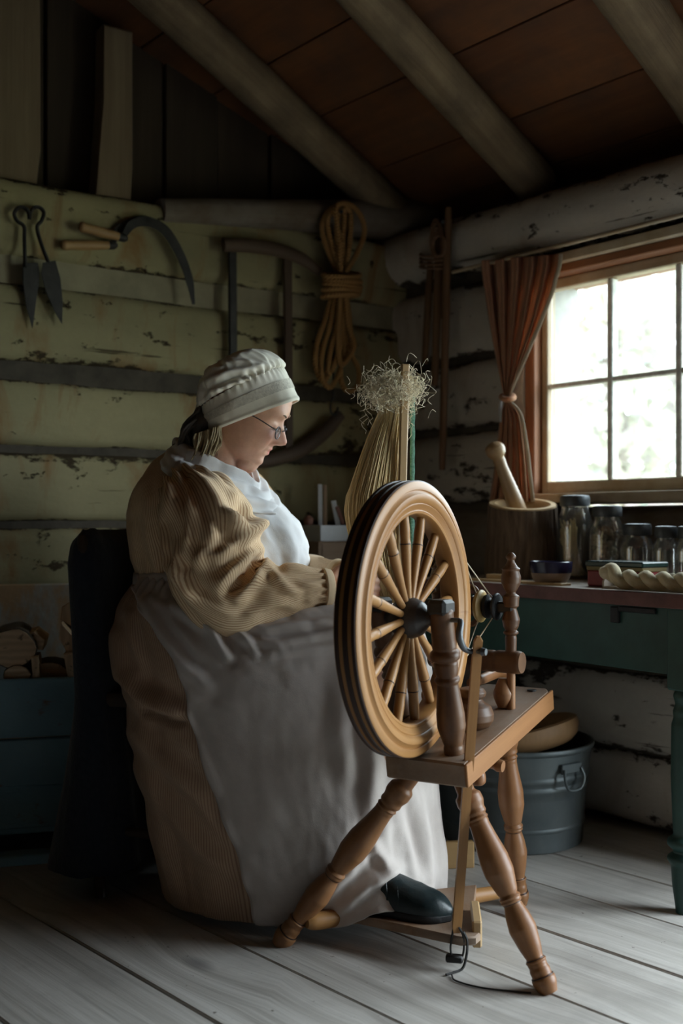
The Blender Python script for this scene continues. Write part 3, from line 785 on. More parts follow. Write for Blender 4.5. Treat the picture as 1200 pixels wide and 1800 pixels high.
# ribbon hanging from the distaff
M['ribbon'] = cloth('green_ribbon', (.06, .20, .14), (.22, .40, .32), .7, 300, .9, wr=260)
rb = []
for i, t in enumerate(np.linspace(0, 1, 40)):
    p = at(725 - 1.5 * t, 690 + 340 * t, 2.325 + .015 * math.sin(t * 5)); rb.append(p)
build('ribbon', tube(rb, [.0052 + .0006 * math.sin(i * 1.7) for i in range(40)], 8, None, flat=(1, .25), up=V3(0, 1, 0), tw=0), M['ribbon'], smooth=True,
      label='green woven ribbon hanging down beside the distaff staff', cat='ribbon')

# flax dressed on the distaff
M['flax'] = plain('combed_flax', (.86, .70, .40), .75, .3, 60, .4, col2=(.70, .53, .26), bscale=200)
M['fluff'] = plain('fluffy_flax', (.88, .78, .58), .9, .2, 60, .2)
fx = thing('flax_bundle', 'blond combed flax fibre tied in a fluffy knot on the distaff', 'flax', at(690, 1010, 2.31))
ctr = [(694, 680), (688, 720), (676, 770), (664, 830), (655, 890), (662, 960), (676, 1020), (684, 1060)]
wid = [14, 20, 30, 40, 48, 44, 30, 14]
def hank(n, rr, spread, sl):
    Gs = []
    for k in range(n):
        a = RNG.uniform(-1, 1); b_ = RNG.uniform(-1, 1) * math.sqrt(max(0, 1 - a * a)); wob = RNG.uniform(-1, 1, len(ctr)) * .05
        pts = [at(cx + w * (a + wv) * spread, cy, 2.325 + w * b_ / 1900 * 2.3 * .7) for (cx, cy), w, wv in zip(ctr, wid, wob)]
        Gs.append(tube(pts, rr, 4, 18))
    return join(*Gs)
build('hank', hank(900, .0009, 1.0, 0), M['flax'], fx, sharp=None, kind='stuff', recalc=False)
core = [at(cx, cy, 2.33) for cx, cy in ctr]
build('hank_core', tube(core, [w / 1900 * 2.3 * .86 for w in wid], 14, 40, flat=(1, .62), up=V3(0, 1, 0)), M['flax'], fx)
Gs = []
for k in range(1500):
    c = at(690 + RNG.normal() * 22, 686 + RNG.normal() * 15, 2.31 + RNG.normal() * .018); d = RNG.normal(size=3); d[1] *= .6; d /= np.linalg.norm(d); e = np.cross(d, RNG.normal(size=3)); e /= np.linalg.norm(e)
    l = RNG.uniform(.010, .026); cv = RNG.uniform(.3, 1.2)
    pts = [c + d * l * (t - .3) + e * l * cv * math.sin(t * 3.2) for t in np.linspace(0, 1, 6)]
    Gs.append(tube(pts, .0005, 3, None, caps=False))
for k in range(22):
    c = at(RNG.uniform(640, 730), RNG.uniform(690, 740), 2.31); l = RNG.uniform(.03, .08)
    pts = [c + V3(RNG.normal() * .004, 0, -l * t) + V3(.006 * math.sin(t * 5 + k), 0, 0) for t in np.linspace(0, 1, 7)]
    Gs.append(tube(pts, .0005, 3, None, caps=False))
build('fluff', join(*Gs), M['fluff'], fx, sharp=None, kind='stuff', recalc=False)
build('knot', blob(at(688, 688, 2.32), (.042, .026, .029), 24, 32, noise=.55, ns=16, seed=5), M['fluff'], fx)
# ------------------------------------------------------------------ chair and shawl behind the spinner
M['chairw'] = wood('dark_chair_wood', (.03, .018, .012), (.08, .05, .03), 24, .05, .5, .15, .001)
M['knit'] = cloth('navy_knit_wool', (.022, .026, .036), (.014, .017, .024), .95, 260, .9, .25, wr=70)
CE = V3(math.cos(.245), -math.sin(.245), 0); CS = V3(-math.sin(.245), -math.cos(.245), 0)
CC = V3(-.33, 2.50, 0)
chair = thing('chair', 'dark wooden ladder back chair under the seated woman', 'chair', CC)
build('seat', prism([(-.19, -.16), (.20, -.21), (.21, .19), (-.19, .145)], CC + UP * .435, CE, CS, .03, .008), M['chairw'], chair)
lp4 = [(0, .015), (.2, .017), (.22, .013), (.25, .018), (.5, .016), (.9, .014), (1, .012)]
for a, b in ((.18, .18), (.18, -.18)): build('leg', turned(CC + CE * a + CS * b + UP * .43, CC + CE * (a + .01) + CS * b, lp4, 14, 40), M['chairw'], chair)
for b in (.155, -.155): build('back_post', turned(CC + CE * -.17 + CS * b, CC + CE * -.215 + CS * b + UP * .80, [(0, .013), (.5, .017), (.95, .014), (.97, .018), (1, .008)], 14, 50), M['chairw'], chair)
for z in (.55, .65, .75): build('back_slat', bar(CC + CE * (-.17 - .045 * z / .8) + CS * .155 + UP * z, CC + CE * (-.17 - .045 * z / .8) + CS * -.155 + UP * z, .012, .05, UP), M['chairw'], chair, smooth=False)
for a, b, c, d, z in ((.18, .18, .18, -.18, .2), (-.175, .155, -.175, -.155, .2), (.18, .18, -.175, .155, .15), (.18, -.18, -.175, -.155, .15)):
    build('stretcher', turned(CC + CE * a + CS * b + UP * z, CC + CE * c + CS * d + UP * z, [(0, .009), (.5, .012), (1, .009)], 10, 12), M['chairw'], chair)
sc_ = CC + CE * -.222
n = 120; m = 60; th = np.linspace(0, 2 * np.pi, n, endpoint=False); P = []
for i, u in enumerate(np.linspace(0, 1, m)):
    z = .812 - u * .74
    wv = np.interp(u, [0, .04, .1, .5, .75, 1], [.135, .165, .176, .18, .205, .25]); tv = np.interp(u, [0, .04, .1, .5, 1], [.012, .036, .044, .046, .085])
    c, s = np.cos(th), np.sin(th); c2 = np.sign(c) * np.abs(c) ** .8; s2 = np.sign(s) * np.abs(s) ** .55
    fo = 1 + .22 * fbm(np.stack([c * 2.2, s * 2.2 + 0 * c, 0 * c + u * 1.2], -1), 12, 2) * min(1, u * 3)
    bk = np.interp(u, [0, .55, 1], [0, 0, .055])
    P.append(sc_ + CE * (.045 * u) + ((tv * c2 * np.where(c < 0, 1.15 + bk * 6, 1.05)) * fo)[:, None] * CE + (wv * s2 * (1 + .05 * (fo - 1)))[:, None] * CS + (z + .006 * fbm(np.stack([c * 3, s * 3, 0 * c + u], -1), 4))[:, None] * UP)
P = np.array(P)
build('shawl', (P.reshape(-1, 3), gridF(m, n, True) + [tuple(range(n))[::-1]], P.reshape(-1, 3)), M['knit'], sharp=None,
      label='dark navy knitted shawl draped over the chair back', cat='shawl')

# ------------------------------------------------------------------ firewood box by the left wall
def boxpaint():
    m, nt, b = mat('worn_blue_paint'); r = attr(nt)
    n1 = noise(nt, scaled(nt, r, (1, 1, .5)), 9, 7, .7); c = mixc(nt, ramp(nt, noise(nt, r, 5, 3), [(.3, 0.0), (.7, 1.0)]), (.24, .42, .50), (.17, .32, .40))
    c = mixc(nt, ramp(nt, n1, [(.60, 0.0), (.66, 1.0)]), c, (.20, .14, .09))
    fin(nt, b, c, .6, noise(nt, scaled(nt, r, (1, 1, .6)), 45, 6, .7), .8, .004); return m
M['bluepaint'] = boxpaint()
def boxback():
    m, nt, b = mat('peeling_board'); r = attr(nt)
    c = mixc(nt, ramp(nt, noise(nt, scaled(nt, r, (1, 1, .4)), 10, 6, .7), [(.42, 0.0), (.62, 1.0)]), (.42, .27, .14), (.34, .40, .40))
    fin(nt, b, c, .75, noise(nt, r, 50, 5), .4, .003); return m
M['backboard'] = boxback()
BW = V3(math.sin(math.radians(74)), math.cos(math.radians(74)), 0); BB = V3(-math.cos(math.radians(74)), math.sin(math.radians(74)), 0)
B0 = V3(*at(-80, 1200, 2.60)[:2], 0)
wb = thing('firewood_box', 'blue painted plank box holding split firewood by the wall', 'box', B0 + BW * .25)
BL = .52
def bplank(z0, z1, y, th_, m, x0=0.0, x1=None, nm='plank'):
    x1 = BL if x1 is None else x1
    return build(nm, box(B0 + BW * ((x0 + x1) / 2) + BB * y + UP * ((z0 + z1) / 2), (BW, UP, BB), ((x1 - x0) / 2, (z1 - z0) / 2, th_ / 2), .003), m, wb, smooth=False)
bplank(.305, .447, 0, .022, M['bluepaint']); bplank(.186, .300, 0, .022, M['bluepaint']); bplank(.075, .18, .03, .02, M['bluepaint']); bplank(.0, .026, -.012, .05, M['bluepaint'], nm='skirting')
bplank(.0, .665, .262, .02, M['backboard'], 0, BL + .06, 'back_board')
for x in (.0, BL): build('end_panel', box(B0 + BW * x + BB * .135 + UP * .225, (BB, UP, BW), (.13, .222, .011), .003), M['bluepaint'], wb, smooth=False)
bplank(.06, .08, .14, .23, M['bluepaint'], nm='bottom_board')
M['bark'] = wood('firewood_bark', (.07, .05, .035), (.16, .12, .085), 16, .2, .9, .8, .006)
def endgrain():
    m, nt, b = mat('firewood_end'); r = attr(nt)
    w = nd(nt, 'ShaderNodeTexWave', wave_type='RINGS', rings_direction='Z', ins={'Vector': r, 'Scale': 22.0, 'Distortion': 3.0, 'Detail': 3.0})
    c = mixc(nt, w, (.75, .57, .38), (.60, .44, .28)); c = mixc(nt, ramp(nt, noise(nt, scaled(nt, r, (1, .15, 1)), 30, 5), [(.6, 0.0), (.66, .8)]), c, (.12, .08, .05))
    fin(nt, b, c, .85, w, .3, .002); return m
M['endgrain'] = endgrain()
M['split'] = wood('split_wood', (.45, .29, .15), (.68, .48, .28), 20, .05, .85, .5, .003)
def firewood(px, py, d, out, ln, yaw, tilt, lab, round_=False):
    c = at(px, py, d); ax = unit(V3(math.sin(yaw), math.cos(yaw), tilt)); ex = unit(np.cross(ax, UP)); ey = np.cross(ex, ax)
    f = thing('firewood', lab, 'firewood', c, 'firewood in the blue box')
    o2 = np.asarray(out, float) * .001
    g = prism(o2, c + ax * ln / 2, ex, ey, ln, .002)
    build('split_log', (g[0], g[1], g[2]), M['bark'] if round_ else M['split'], f)
    build('cut_end', prism(o2 * .94, c - ax * .0015, ex, ey, .006, .001), M['endgrain'], f)
def circ(r, n=18, sq=1.0, s=1): return [((r + .04 * r * math.sin(k * 2.3 + s)) * math.cos(2 * math.pi * k / n), sq * (r + .05 * r * math.sin(k * 1.7 + s)) * math.sin(2 * math.pi * k / n)) for k in range(n)]
firewood(22, 1140, 2.665, circ(58, 20, .86), .2, -.25, 0, 'thick round firewood log with radial cracks at the box front', True)
firewood(58, 1128, 2.70, [(-26, -18), (24, -22), (30, 4), (4, 26), (-28, 16)], .15, -.2, 0, 'small split log tucked behind the round log')
firewood(125, 1128, 2.705, [(-24, 48), (-30, 10), (-8, -34), (26, -42), (34, -8), (6, 14)], .15, -.1, .05, 'upright leaf-shaped split log with barky edge')
firewood(130, 1086, 2.74, [(-30, 28), (-6, 44), (34, -34), (26, -44), (-34, -4)], .12, -.1, 0, 'reddish split log topmost in the firewood box')
firewood(126, 1172, 2.68, [(-20, 32), (12, 36), (34, -36), (-8, -40)], .15, -.15, 0, 'pale split log standing at the right of the box front')
firewood(61, 1172, 2.66, [(-9, 24), (8, 26), (14, -34), (-4, -34)], .1, -.2, 0, 'thin pale stick standing in the firewood box')
firewood(30, 1186, 2.66, circ(34, 14, .7, 2), .2, -.2, 0, 'low small round log under the thick round log', True)
firewood(85, 1190, 2.72, circ(50, 14, .8, 5), .12, -.2, 0, 'dark round log deep in the middle of the box', True)
firewood(120, 1215, 2.70, circ(44, 14, .8, 3), .12, -.2, 0, 'dark round log under the pale split log', True)
firewood(40, 1225, 2.68, circ(52, 14, .8, 8), .16, -.2, 0, 'dark round log lowest at the left of the box', True)

# ------------------------------------------------------------------ green table under the window
M['green'] = plain('dark_green_paint', (.018, .062, .052), .5, .4, 14, .3, col2=(.012, .040, .034), bscale=60)
M['maroon'] = plain('maroon_edge', (.13, .055, .05), .6, .45, 24, .4)
M['ttop'] = wood('worn_table_top', (.26, .20, .15), (.42, .35, .28), 20, .05, .55, .2, .001, (.45, .42, .38), .4)
TA = V3(.713, 2.258, 0); TD = V3(-.588, .809, 0); TN = V3(.809, .588, 0)
TZ = .675
def tpt(k, y, z=TZ): return TA + TD * k + TN * y + UP * z
tb = thing('table', 'dark green painted table with turned legs and maroon edged top', 'table', tpt(.46, .21, 0))
TL, TW = .955, .42
for k in range(3):
    y0, y1 = k * TW / 3, (k + 1) * TW / 3
    build('top_board', box(tpt(TL / 2 - .02, (y0 + y1) / 2, TZ - .011), (TD, TN, UP), (TL / 2 + .02, (y1 - y0) / 2 - .0008, .011), .002), M['ttop'], tb, smooth=False)
build('front_edge', box(tpt(TL / 2 - .02, -.004, TZ - .013), (TD, UP, TN), (TL / 2 + .02, .0155, .004), .002), M['maroon'], tb, smooth=False)
build('apron_board', box(tpt(TL / 2 - .02, .028, .578), (TD, UP, TN), (TL / 2 - .03, .075, .01), .002), M['green'], tb, smooth=False)
build('apron_board', box(tpt(TL / 2 - .02, TW - .03, .578), (TD, UP, TN), (TL / 2 - .03, .075, .01), .002), M['green'], tb, smooth=False)
for k in (.0, TL - .04): build('apron_board', box(tpt(k + .02, TW / 2, .578), (TN, UP, TD), (TW / 2 - .05, .075, .01), .002), M['green'], tb, smooth=False)
tlp = [(0, .018), (.03, .026), (.07, .020), (.10, .026), (.13, .024), (.16, .029), (.4, .030), (.62, .026), (.66, .024), (.67, .037), (.70, .038), (.72, .025), (.735, .023), (.745, .037), (.765, .038), (.785, .030), (.88, .027), (.97, .021), (1, .02)]
for k in (.02, TL - .05):
    for y in (.035, TW - .035):
        lg = build('leg', turned(tpt(k, y, .475), tpt(k, y, 0), tlp, 22, 120, 1), M['green'], tb)
        build('leg_block', box(tpt(k, y, .562), (TD, TN, UP), (.028, .028, .09), .004), M['green'], lg, smooth=False)
la = build('latch', box(tpt(.19, .014, .622), (TD, UP, TN), (.012, .018, .005), .002), M['black'], tb, smooth=False)
build('latch_bar', box(tpt(.13, .014, .636), (TD, UP, TN), (.05, .006, .004), .002), M['black'], la, smooth=False)

# things on the table
def onT(px, d): p = at(px, 925, d); return V3(p[0], p[1], TZ)
M['mbark'] = wood('mortar_bark', (.08, .05, .032), (.36, .25, .17), 70, .14, .9, 1.0, .008)
mc = onT(918, 3.045)
mo = thing('mortar', 'tall log mortar with rough furrowed bark beside the window', 'mortar', mc)
n, m = 96, 30; th = np.linspace(0, 2 * np.pi, n, endpoint=False); P = []
for i, u in enumerate(np.linspace(0, 1, m)):
    r = .104 - .010 * u + .0045 * (1 - 2 * np.abs(fbm(np.stack([np.cos(th) * 9, np.sin(th) * 9, 0 * th + u * 2.2], -1), 7, 2)))
    P.append(mc + np.stack([r * np.cos(th), r * np.sin(th), 0 * th + u * .205], -1))
P = np.array(P).reshape(-1, 3)
rr = P - mc; 
P[:, 2] += (P[:, 2] - TZ) / .205 * (P[:, 1] - mc[1]) * .20
build('bark_wall', (P, gridF(m, n, True) + [tuple(range(n))[::-1]], rr + roff()), M['mbark'], mo)
prof_ = [(.094, .204), (.093, .209), (.078, .209), (.072, .20), (.05, .15), (.0, .14)]
pr = np.array(prof_); P = np.array([mc + np.stack([r * np.cos(th), r * np.sin(th), 0 * th + z], -1) for r, z in pr]).reshape(-1, 3)
P[:, 2] += (P[:, 1] - mc[1]) * .20
build('hollow_rim', (P, gridF(len(pr), n, True), P - mc), M['pale'], mo)
pe = unit(at(868, 790, 3.0) - (mc + UP * .15)); p0 = mc + UP * .152 - V3(0, .01, 0); Lp = np.linalg.norm(at(868, 790, 3.0) - p0)
M['pestle'] = wood('waxed_pestle_wood', (.30, .18, .09), (.46, .31, .17), 20, .06, .35, .1, .001)
build('pestle', turned(p0, p0 + pe * (Lp + .022), [(0, .020), (.05, .025), (.3, .023), (.70, .0165), (.78, .0175), (.80, .016), (.82, .018), (.85, .025), (.90, .0285), (.95, .026), (.985, .016), (1, .004)], 26, 100, 1), M['pestle'],
      label='turned wooden pestle with ball end leaning in the log mortar', cat='pestle')

M['lid'] = plain('grey_zinc_lid', (.10, .11, .12), .5, .3, 30, .2, .6)
M['straw'] = plain('wheat_straw', (.85, .62, .28), .8, .3, 50, .3)
M['seed'] = plain('dried_seed_heads', (.28, .19, .12), .9, .5, 60, .6, col2=(.55, .43, .29))
def lathe_z(c, prof, n=32):
    pr = np.asarray(prof, float); th = np.linspace(0, 2 * np.pi, n, endpoint=False)
    P = np.array([c + np.stack([r * np.cos(th), r * np.sin(th), 0 * th + z], -1) for r, z in pr])
    return P.reshape(-1, 3), gridF(len(pr), n, True), P.reshape(-1, 3) - c + roff()
def jar(px, d, h, r, lab, fill=None):
    c = onT(px, d); j = thing('jar', lab, 'jar', c, 'glass storage jars under the window')
    hb = h - .030
    pr = [(0, .001), (r * .9, .001), (r * .98, .006), (r, .014), (r, hb * .72), (r * .95, hb * .80), (r * .80, hb * .90), (r * .72, hb * .96), (r * .72, hb + .004),
          (r * .69, hb + .004), (r * .69, hb * .955), (r * .77, hb * .89), (r * .92, hb * .79), (r * .965, hb * .71), (r * .965, .016), (r * .9, .006), (0, .005)]
    build('glass', lathe_z(c, pr), M['jarglass'], j, sharp=60)
    lr = r * .80
    build('lid', lathe_z(c, [(0, hb), (lr, hb), (lr * 1.02, hb + .003), (lr * 1.02, hb + .022), (lr * .96, hb + .028), (lr * .7, hb + .030), (0, hb + .030)]), M['lid'], j)
    if fill == 'straw':
        Gs = []
        for k in range(70):
            a = RNG.uniform(0, 6.28); q = RNG.uniform(0, .8) * r; b0 = c + V3(q * math.cos(a), q * math.sin(a), .01)
            t_ = c + V3(RNG.uniform(-.85, .1) * r, RNG.uniform(-.5, .5) * r, hb * RNG.uniform(.5, .84))
            Gs.append(tube([b0, (b0 + t_) / 2, t_], [.0011, .0015, .0022], 5, 8))
        build('wheat_stalks', join(*Gs), M['straw'], j, sharp=None, kind='stuff', recalc=False)
    if fill == 'seed':
        Gs = []
        for k in range(130):
            a = RNG.uniform(0, 6.28); q = math.sqrt(RNG.uniform(0, .80)) * r * .92
            Gs.append(blob(c + V3(q * math.cos(a), q * math.sin(a), RNG.uniform(.014, hb * .80)), (.008, .008, .010), 6, 8, noise=.4, ns=9, seed=k))
        build('seed_heads', join(*Gs), M['seed'], j, sharp=None, kind='stuff', recalc=False)
jar(1010, 2.965, .230, .050, 'tallest glass jar, holding wheat stalks, next to the log mortar', 'straw')
jar(1067, 2.865, .200, .047, 'glass jar full of brown dried seed heads', 'seed')
jar(1120, 2.775, .152, .044, 'empty short glass jar next to the seed head jar')
jar(1170, 2.690, .146, .034, 'empty narrow glass jar, second from the right picture edge')
jar(1212, 2.640, .146, .036, 'empty glass jar cut off by the right picture edge')

M['cobalt'] = plain('dark_blue_glaze', (.02, .018, .045), .2, .4, 20, .05)
M['stone'] = plain('buff_stoneware', (.27, .19, .14), .45, .25, 30, .1)
bc = onT(968, 2.70)
bw = thing('bowl', 'small stoneware bowl with dark blue glazed rim', 'bowl', bc)
build('foot_wall', lathe_z(bc, [(0, .002), (.030, .002), (.033, 0), (.036, .004), (.044, .012), (.049, .027), (.050, .030)]), M['stone'], bw)
build('glazed_rim', lathe_z(bc, [(.050, .029), (.0525, .042), (.0535, .056), (.0515, .0575), (.049, .055), (.047, .035), (.038, .016), (.0, .010)]), M['cobalt'], bw)
M['tinred'] = plain('red_tin', (.22, .02, .025), .4, .3, 20, .1)
M['tingreen'] = plain('dark_green_tin_lid', (.012, .035, .03), .25, .3, 20, .05)
M['tinband'] = plain('brass_tin_band', (.16, .12, .05), .45, .3, 30, .1, .4)
tc = onT(1100, 2.585)
tn_ = thing('tin_box', 'flat red tin with glossy dark green lid on the table', 'tin', tc)
build('tin_body', box(tc + UP * .020, (TD, TN, UP), (.083, .045, .020), .004), M['tinred'], tn_, smooth=False)
build('tin_band', box(tc + UP * .044, (TD, TN, UP), (.0835, .0455, .006), .002), M['tinband'], tn_, smooth=False)
build('tin_lid', box(tc + UP * .055, (TD, TN, UP), (.087, .048, .0065), .003), M['tingreen'], tn_, smooth=False)
M['braid'] = plain('pale_flax_braid', (.60, .54, .38), .85, .25, 60, .5, col2=(.46, .40, .26), bscale=180)
b0 = tpt(.245, .045, TZ + .019)
br = thing('flax_braid', 'thick twisted hank of pale flax lying at the table front edge', 'flax hank', b0)
for ph in (0, math.pi):
    pts = []; rad = []
    for t in np.linspace(0, 1, 60):
        u = t * .30; a = ph + u * 68
        w = .0115 * min(1, .35 + t * 5)
        hgt = .018 * math.exp(-((t - .04) / .07) ** 2)
        pts.append(tpt(.245 - u, .045 + w * math.cos(a), TZ + .0245 + hgt + w * math.sin(a) * .8)); rad.append(.0155 - .003 * t)
    build('strand', tube(pts, rad, 12, None), M['braid'], br, sharp=None)
b2 = thing('flax_braid', 'thinner greyish flax hank behind the thick pale one', 'flax hank', tpt(.09, .10))
M['braid2'] = plain('grey_flax', (.40, .36, .27), .9, .3, 60, .5, bscale=180)
for ph in (0, math.pi):
    pts = [tpt(.125 - u, .105 + .008 * math.cos(ph + u * 80), TZ + .024 + .007 * math.sin(ph + u * 80)) for u in np.linspace(0, .18, 40)]
    build('strand', tube(pts, .0105, 10), M['braid2'], b2, sharp=None)
build('wooden_block', box(onT(876, 2.86) + UP * .009, (TD, TN, UP), (.034, .014, .009), .002), M['pale'], smooth=False, label='small pale wooden block between mortar and bowl', cat='block')
tr = thing('tray', 'low wooden tray with rounded end behind the flax hank', 'tray', tpt(.17, .09))
build('tray_floor', box(tpt(.14, .10, TZ + .003), (TD, TN, UP), (.125, .036, .003), .001), M['ttop'], tr, smooth=False)
build('tray_side', box(tpt(.14, .132, TZ + .016), (TD, UP, TN), (.125, .016, .003), .001), M['ttop'], tr, smooth=False)
en = [(-.036, 0), (.036, 0), (.036, .018), (.026, .032), (.008, .036), (-.010, .035), (-.028, .028), (-.036, .016)]
build('tray_end', prism(en, tpt(.268, .10, TZ), TN, UP, .006, .001), M['ttop'], tr)
build('wooden_lath', box(tpt(.62, .085, TZ + .003), (TD, TN, UP), (.22, .018, .003), .001), M['pale'], smooth=False, label='long thin wooden slat lying flat on the table behind the bowl', cat='lath')

# ------------------------------------------------------------------ galvanised tub with a wooden bowl, board on the floor
M['zinc'] = plain('galvanised_zinc', (.11, .125, .125), .5, .4, 9, .25, .5, col2=(.065, .08, .085), bscale=30)
uc = V3(.452, 2.872, 0)
tub = thing('wash_tub', 'galvanised wash tub on the floor under the table', 'tub', uc)
tbp_ = [(0, .012), (.176, .012), (.178, 0), (.184, .003), (.1855, .03), (.187, .05), (.190, .054), (.190, .060), (.188, .064), (.1955, .150), (.1995, .155), (.1995, .163), (.197, .168), (.199, .176), (.203, .181), (.203, .189), (.2005, .193), (.208, .246), (.2125, .249), (.2145, .255), (.2125, .261), (.207, .262), (.204, .258), (.185, .02), (0, .018)]
build('shell', lathe_z(uc, tbp_, 64), M['zinc'], tub)
for a in (-.95, 2.2):
    d = V3(math.cos(a), math.sin(a), 0); s = V3(-math.sin(a), math.cos(a), 0)
    hb_ = build('handle_bracket', box(uc + d * .209 + UP * .215, (s, UP, d), (.035, .012, .004), .002), M['zinc'], tub, smooth=False)
    build('handle', tube([uc + d * .215 + s * .03 + UP * .215, uc + d * .222 + s * .034 + UP * .19, uc + d * .222 + s * .02 + UP * .165, uc + d * .222 - s * .02 + UP * .165, uc + d * .222 - s * .034 + UP * .19, uc + d * .215 - s * .03 + UP * .215], .0035, 8, 30), M['zinc'], hb_)
M['tanwood'] = wood('tan_bowl_wood', (.22, .12, .05), (.36, .21, .10), 14, .12, .6, .2, .002)
wc = V3(.470, 2.872, .222); nrm = unit(V3(-.22, .10, .95)); ax_, ay_, az_ = frame(nrm)
pr = np.array([(0, 0), (.10, .002), (.16, .008), (.178, .022), (.187, .045), (.185, .062), (.176, .066), (.165, .058), (.15, .04), (.08, .03), (0, .03)])
th = np.linspace(0, 2 * np.pi, 64, endpoint=False)
P = np.array([wc + (r * np.cos(th))[:, None] * ax_ + (r * .92 * np.sin(th))[:, None] * ay_ + z * az_ for r, z in pr]).reshape(-1, 3)
build('dough_bowl', (P, gridF(len(pr), 64, True), P - wc), M['tanwood'], label='shallow tan wooden dough bowl resting across the wash tub', cat='bowl')
c0 = at(720, 1528, 2.58); c1 = at(832, 1524, 2.60); c0[2] = c1[2] = .032
M['ochre'] = wood('ochre_board', (.34, .20, .08), (.5, .33, .15), 20, .05, .6, .2, .002)
build('floor_board', bar(c0, c1, .02, .064, UP, .003), M['ochre'], smooth=False, label='short ochre wooden board standing on edge on the floor before the tub', cat='board')

# ------------------------------------------------------------------ bin with tools beside the corner
M['binwood'] = wood('bin_wood', (.12, .075, .045), (.24, .16, .10), 18, .06, .7, .3, .003)
kc = onL(585, 978, .17); kc[2] = 0
KX, KY = -LDIR, LN
bn = thing('wooden_bin', 'tall brown wooden bin standing behind the woman near the corner', 'bin', kc)
HZ = .775; kw, kd = .13, .13
for k in range(4):
    z0, z1 = k * HZ / 4 + .002, (k + 1) * HZ / 4 - .002
    build('plank', box(kc + KY * kd + UP * ((z0 + z1) / 2), (KX, UP, KY), (kw, (z1 - z0) / 2, .009), .002), M['binwood'], bn, smooth=False)
    build('plank', box(kc - KY * kd + UP * ((z0 + z1) / 2), (KX, UP, KY), (kw, (z1 - z0) / 2, .009), .002), M['binwood'], bn, smooth=False)
for sg in (-1, 1): build('end_board', box(kc + KX * kw * sg + UP * HZ / 2, (KY, UP, KX), (kd + .009, HZ / 2, .009), .002), M['binwood'], bn, smooth=False)
build('bin_lid', box(kc + UP * (HZ - .008), (KX, KY, UP), (kw, kd, .008), .002), M['binwood'], bn, smooth=False)
M['enamel'] = plain('white_enamel', (.50, .52, .54), .35, .2, 14, .05)
ec = kc + UP * HZ + KX * .01
en_ = thing('enamel_pan', 'white enamel pan standing on the wooden bin with tools in it', 'pan', ec)
for sg in (-1, 1):
    build('pan_side', box(ec + KY * .05 * sg + UP * .024, (KX, UP, KY), (.085, .024, .003), .002), M['enamel'], en_, smooth=False)
    build('pan_end', box(ec + KX * .085 * sg + UP * .024, (KY, UP, KX), (.053, .024, .003), .002), M['enamel'], en_, smooth=False)
build('pan_floor', box(ec + UP * .003, (KX, KY, UP), (.085, .05, .003), .001), M['enamel'], en_, smooth=False)
M['tanh'] = wood('tan_tool_handle', (.24, .15, .09), (.38, .27, .18), 24, .05, .6, .2)
M['pinkt'] = plain('reddish_tool_knob', (.24, .11, .08), .6, .3)
dK = ec[1]
def tool(nm, a, b, w, t, m1, lab):
    pa = at(*a, dK); pb = at(*b, dK - .01); pa[2] = max(pa[2], HZ + .008)
    build(nm, bar(pa, pb, w, t, V3(.1, -1, 0), .002), m1, smooth=False, label=lab, cat='tool')
tool('scraper', (563, 925), (562, 851), .014, .006, M['enamel'], 'grey metal scraper blade standing in the enamel pan')
tool('wooden_paddle', (571, 925), (571, 852), .012, .008, M['tanh'], 'brown wooden paddle next to the metal scraper')
tool('carding_slat', (594, 925), (586, 880), .016, .006, M['enamel'], 'pale slat leaning at the right of the enamel pan')
tool('tool_handle', (603, 922), (592, 890), .012, .010, M['pinkt'], 'reddish tool handle behind the pale leaning slat')
kb = at(542, 916, dK)
build('knob_tool', turned(V3(kb[0], kb[1], HZ + .006), kb + UP * .018, [(0, .006), (.5, .007), (.62, .014), (.85, .016), (1, .006)], 16, 30), M['pinkt'], label='reddish round tool knob at the left of the enamel pan', cat='tool')

# ------------------------------------------------------------------ tools on the left wall
def L(pts, off=.04): return np.array([onL(x, y, off) for x, y in pts])
M['rustiron'] = plain('old_black_iron', (.045, .042, .038), .6, .5, 26, .5, .5)
M['handlew'] = wood('tool_handle_wood', (.30, .17, .07), (.47, .29, .13), 26, .05, .5, .2, .001)
sh = thing('sheep_shears', 'old iron sheep shears hanging open on the left wall', 'shears', L([(55, 380)])[0])
bow = [(44, 470), (43, 420), (42, 398), (30, 388), (25, 375), (33, 365), (44, 366), (50, 374), (52, 384), (54, 374), (60, 365), (70, 365), (77, 374), (73, 388), (65, 400), (73, 430), (86, 464)]
build('spring_bow', tube(L(bow), .0062, 10, 120, flat=(.8, 1.2), up=LN), M['rustiron'], sh)
def blade(pts, o=.04, th_=.004, m=None, par=None, nm='blade'):
    W = L(pts, o); c = W.mean(0); ex = -LDIR; out = [(np.dot(p - c, ex), p[2] - c[2]) for p in W]
    return build(nm, prism(out, c, ex, UP, th_, .0008), m or M['rustiron'], par)
blade([(40, 462), (66, 462), (69, 480), (68, 500), (64, 525), (57, 577), (46, 540), (40, 500)], .036, par=sh)
blade([(75, 462), (97, 458), (106, 490), (110, 530), (109, 570), (96, 548), (80, 512), (72, 480)], .044, par=sh)
build('nail', tube(L([(52, 372), (52, 371)], .0) + np.array([LN * .0, LN * .055]), .003, 8), M['rustiron'], sh)

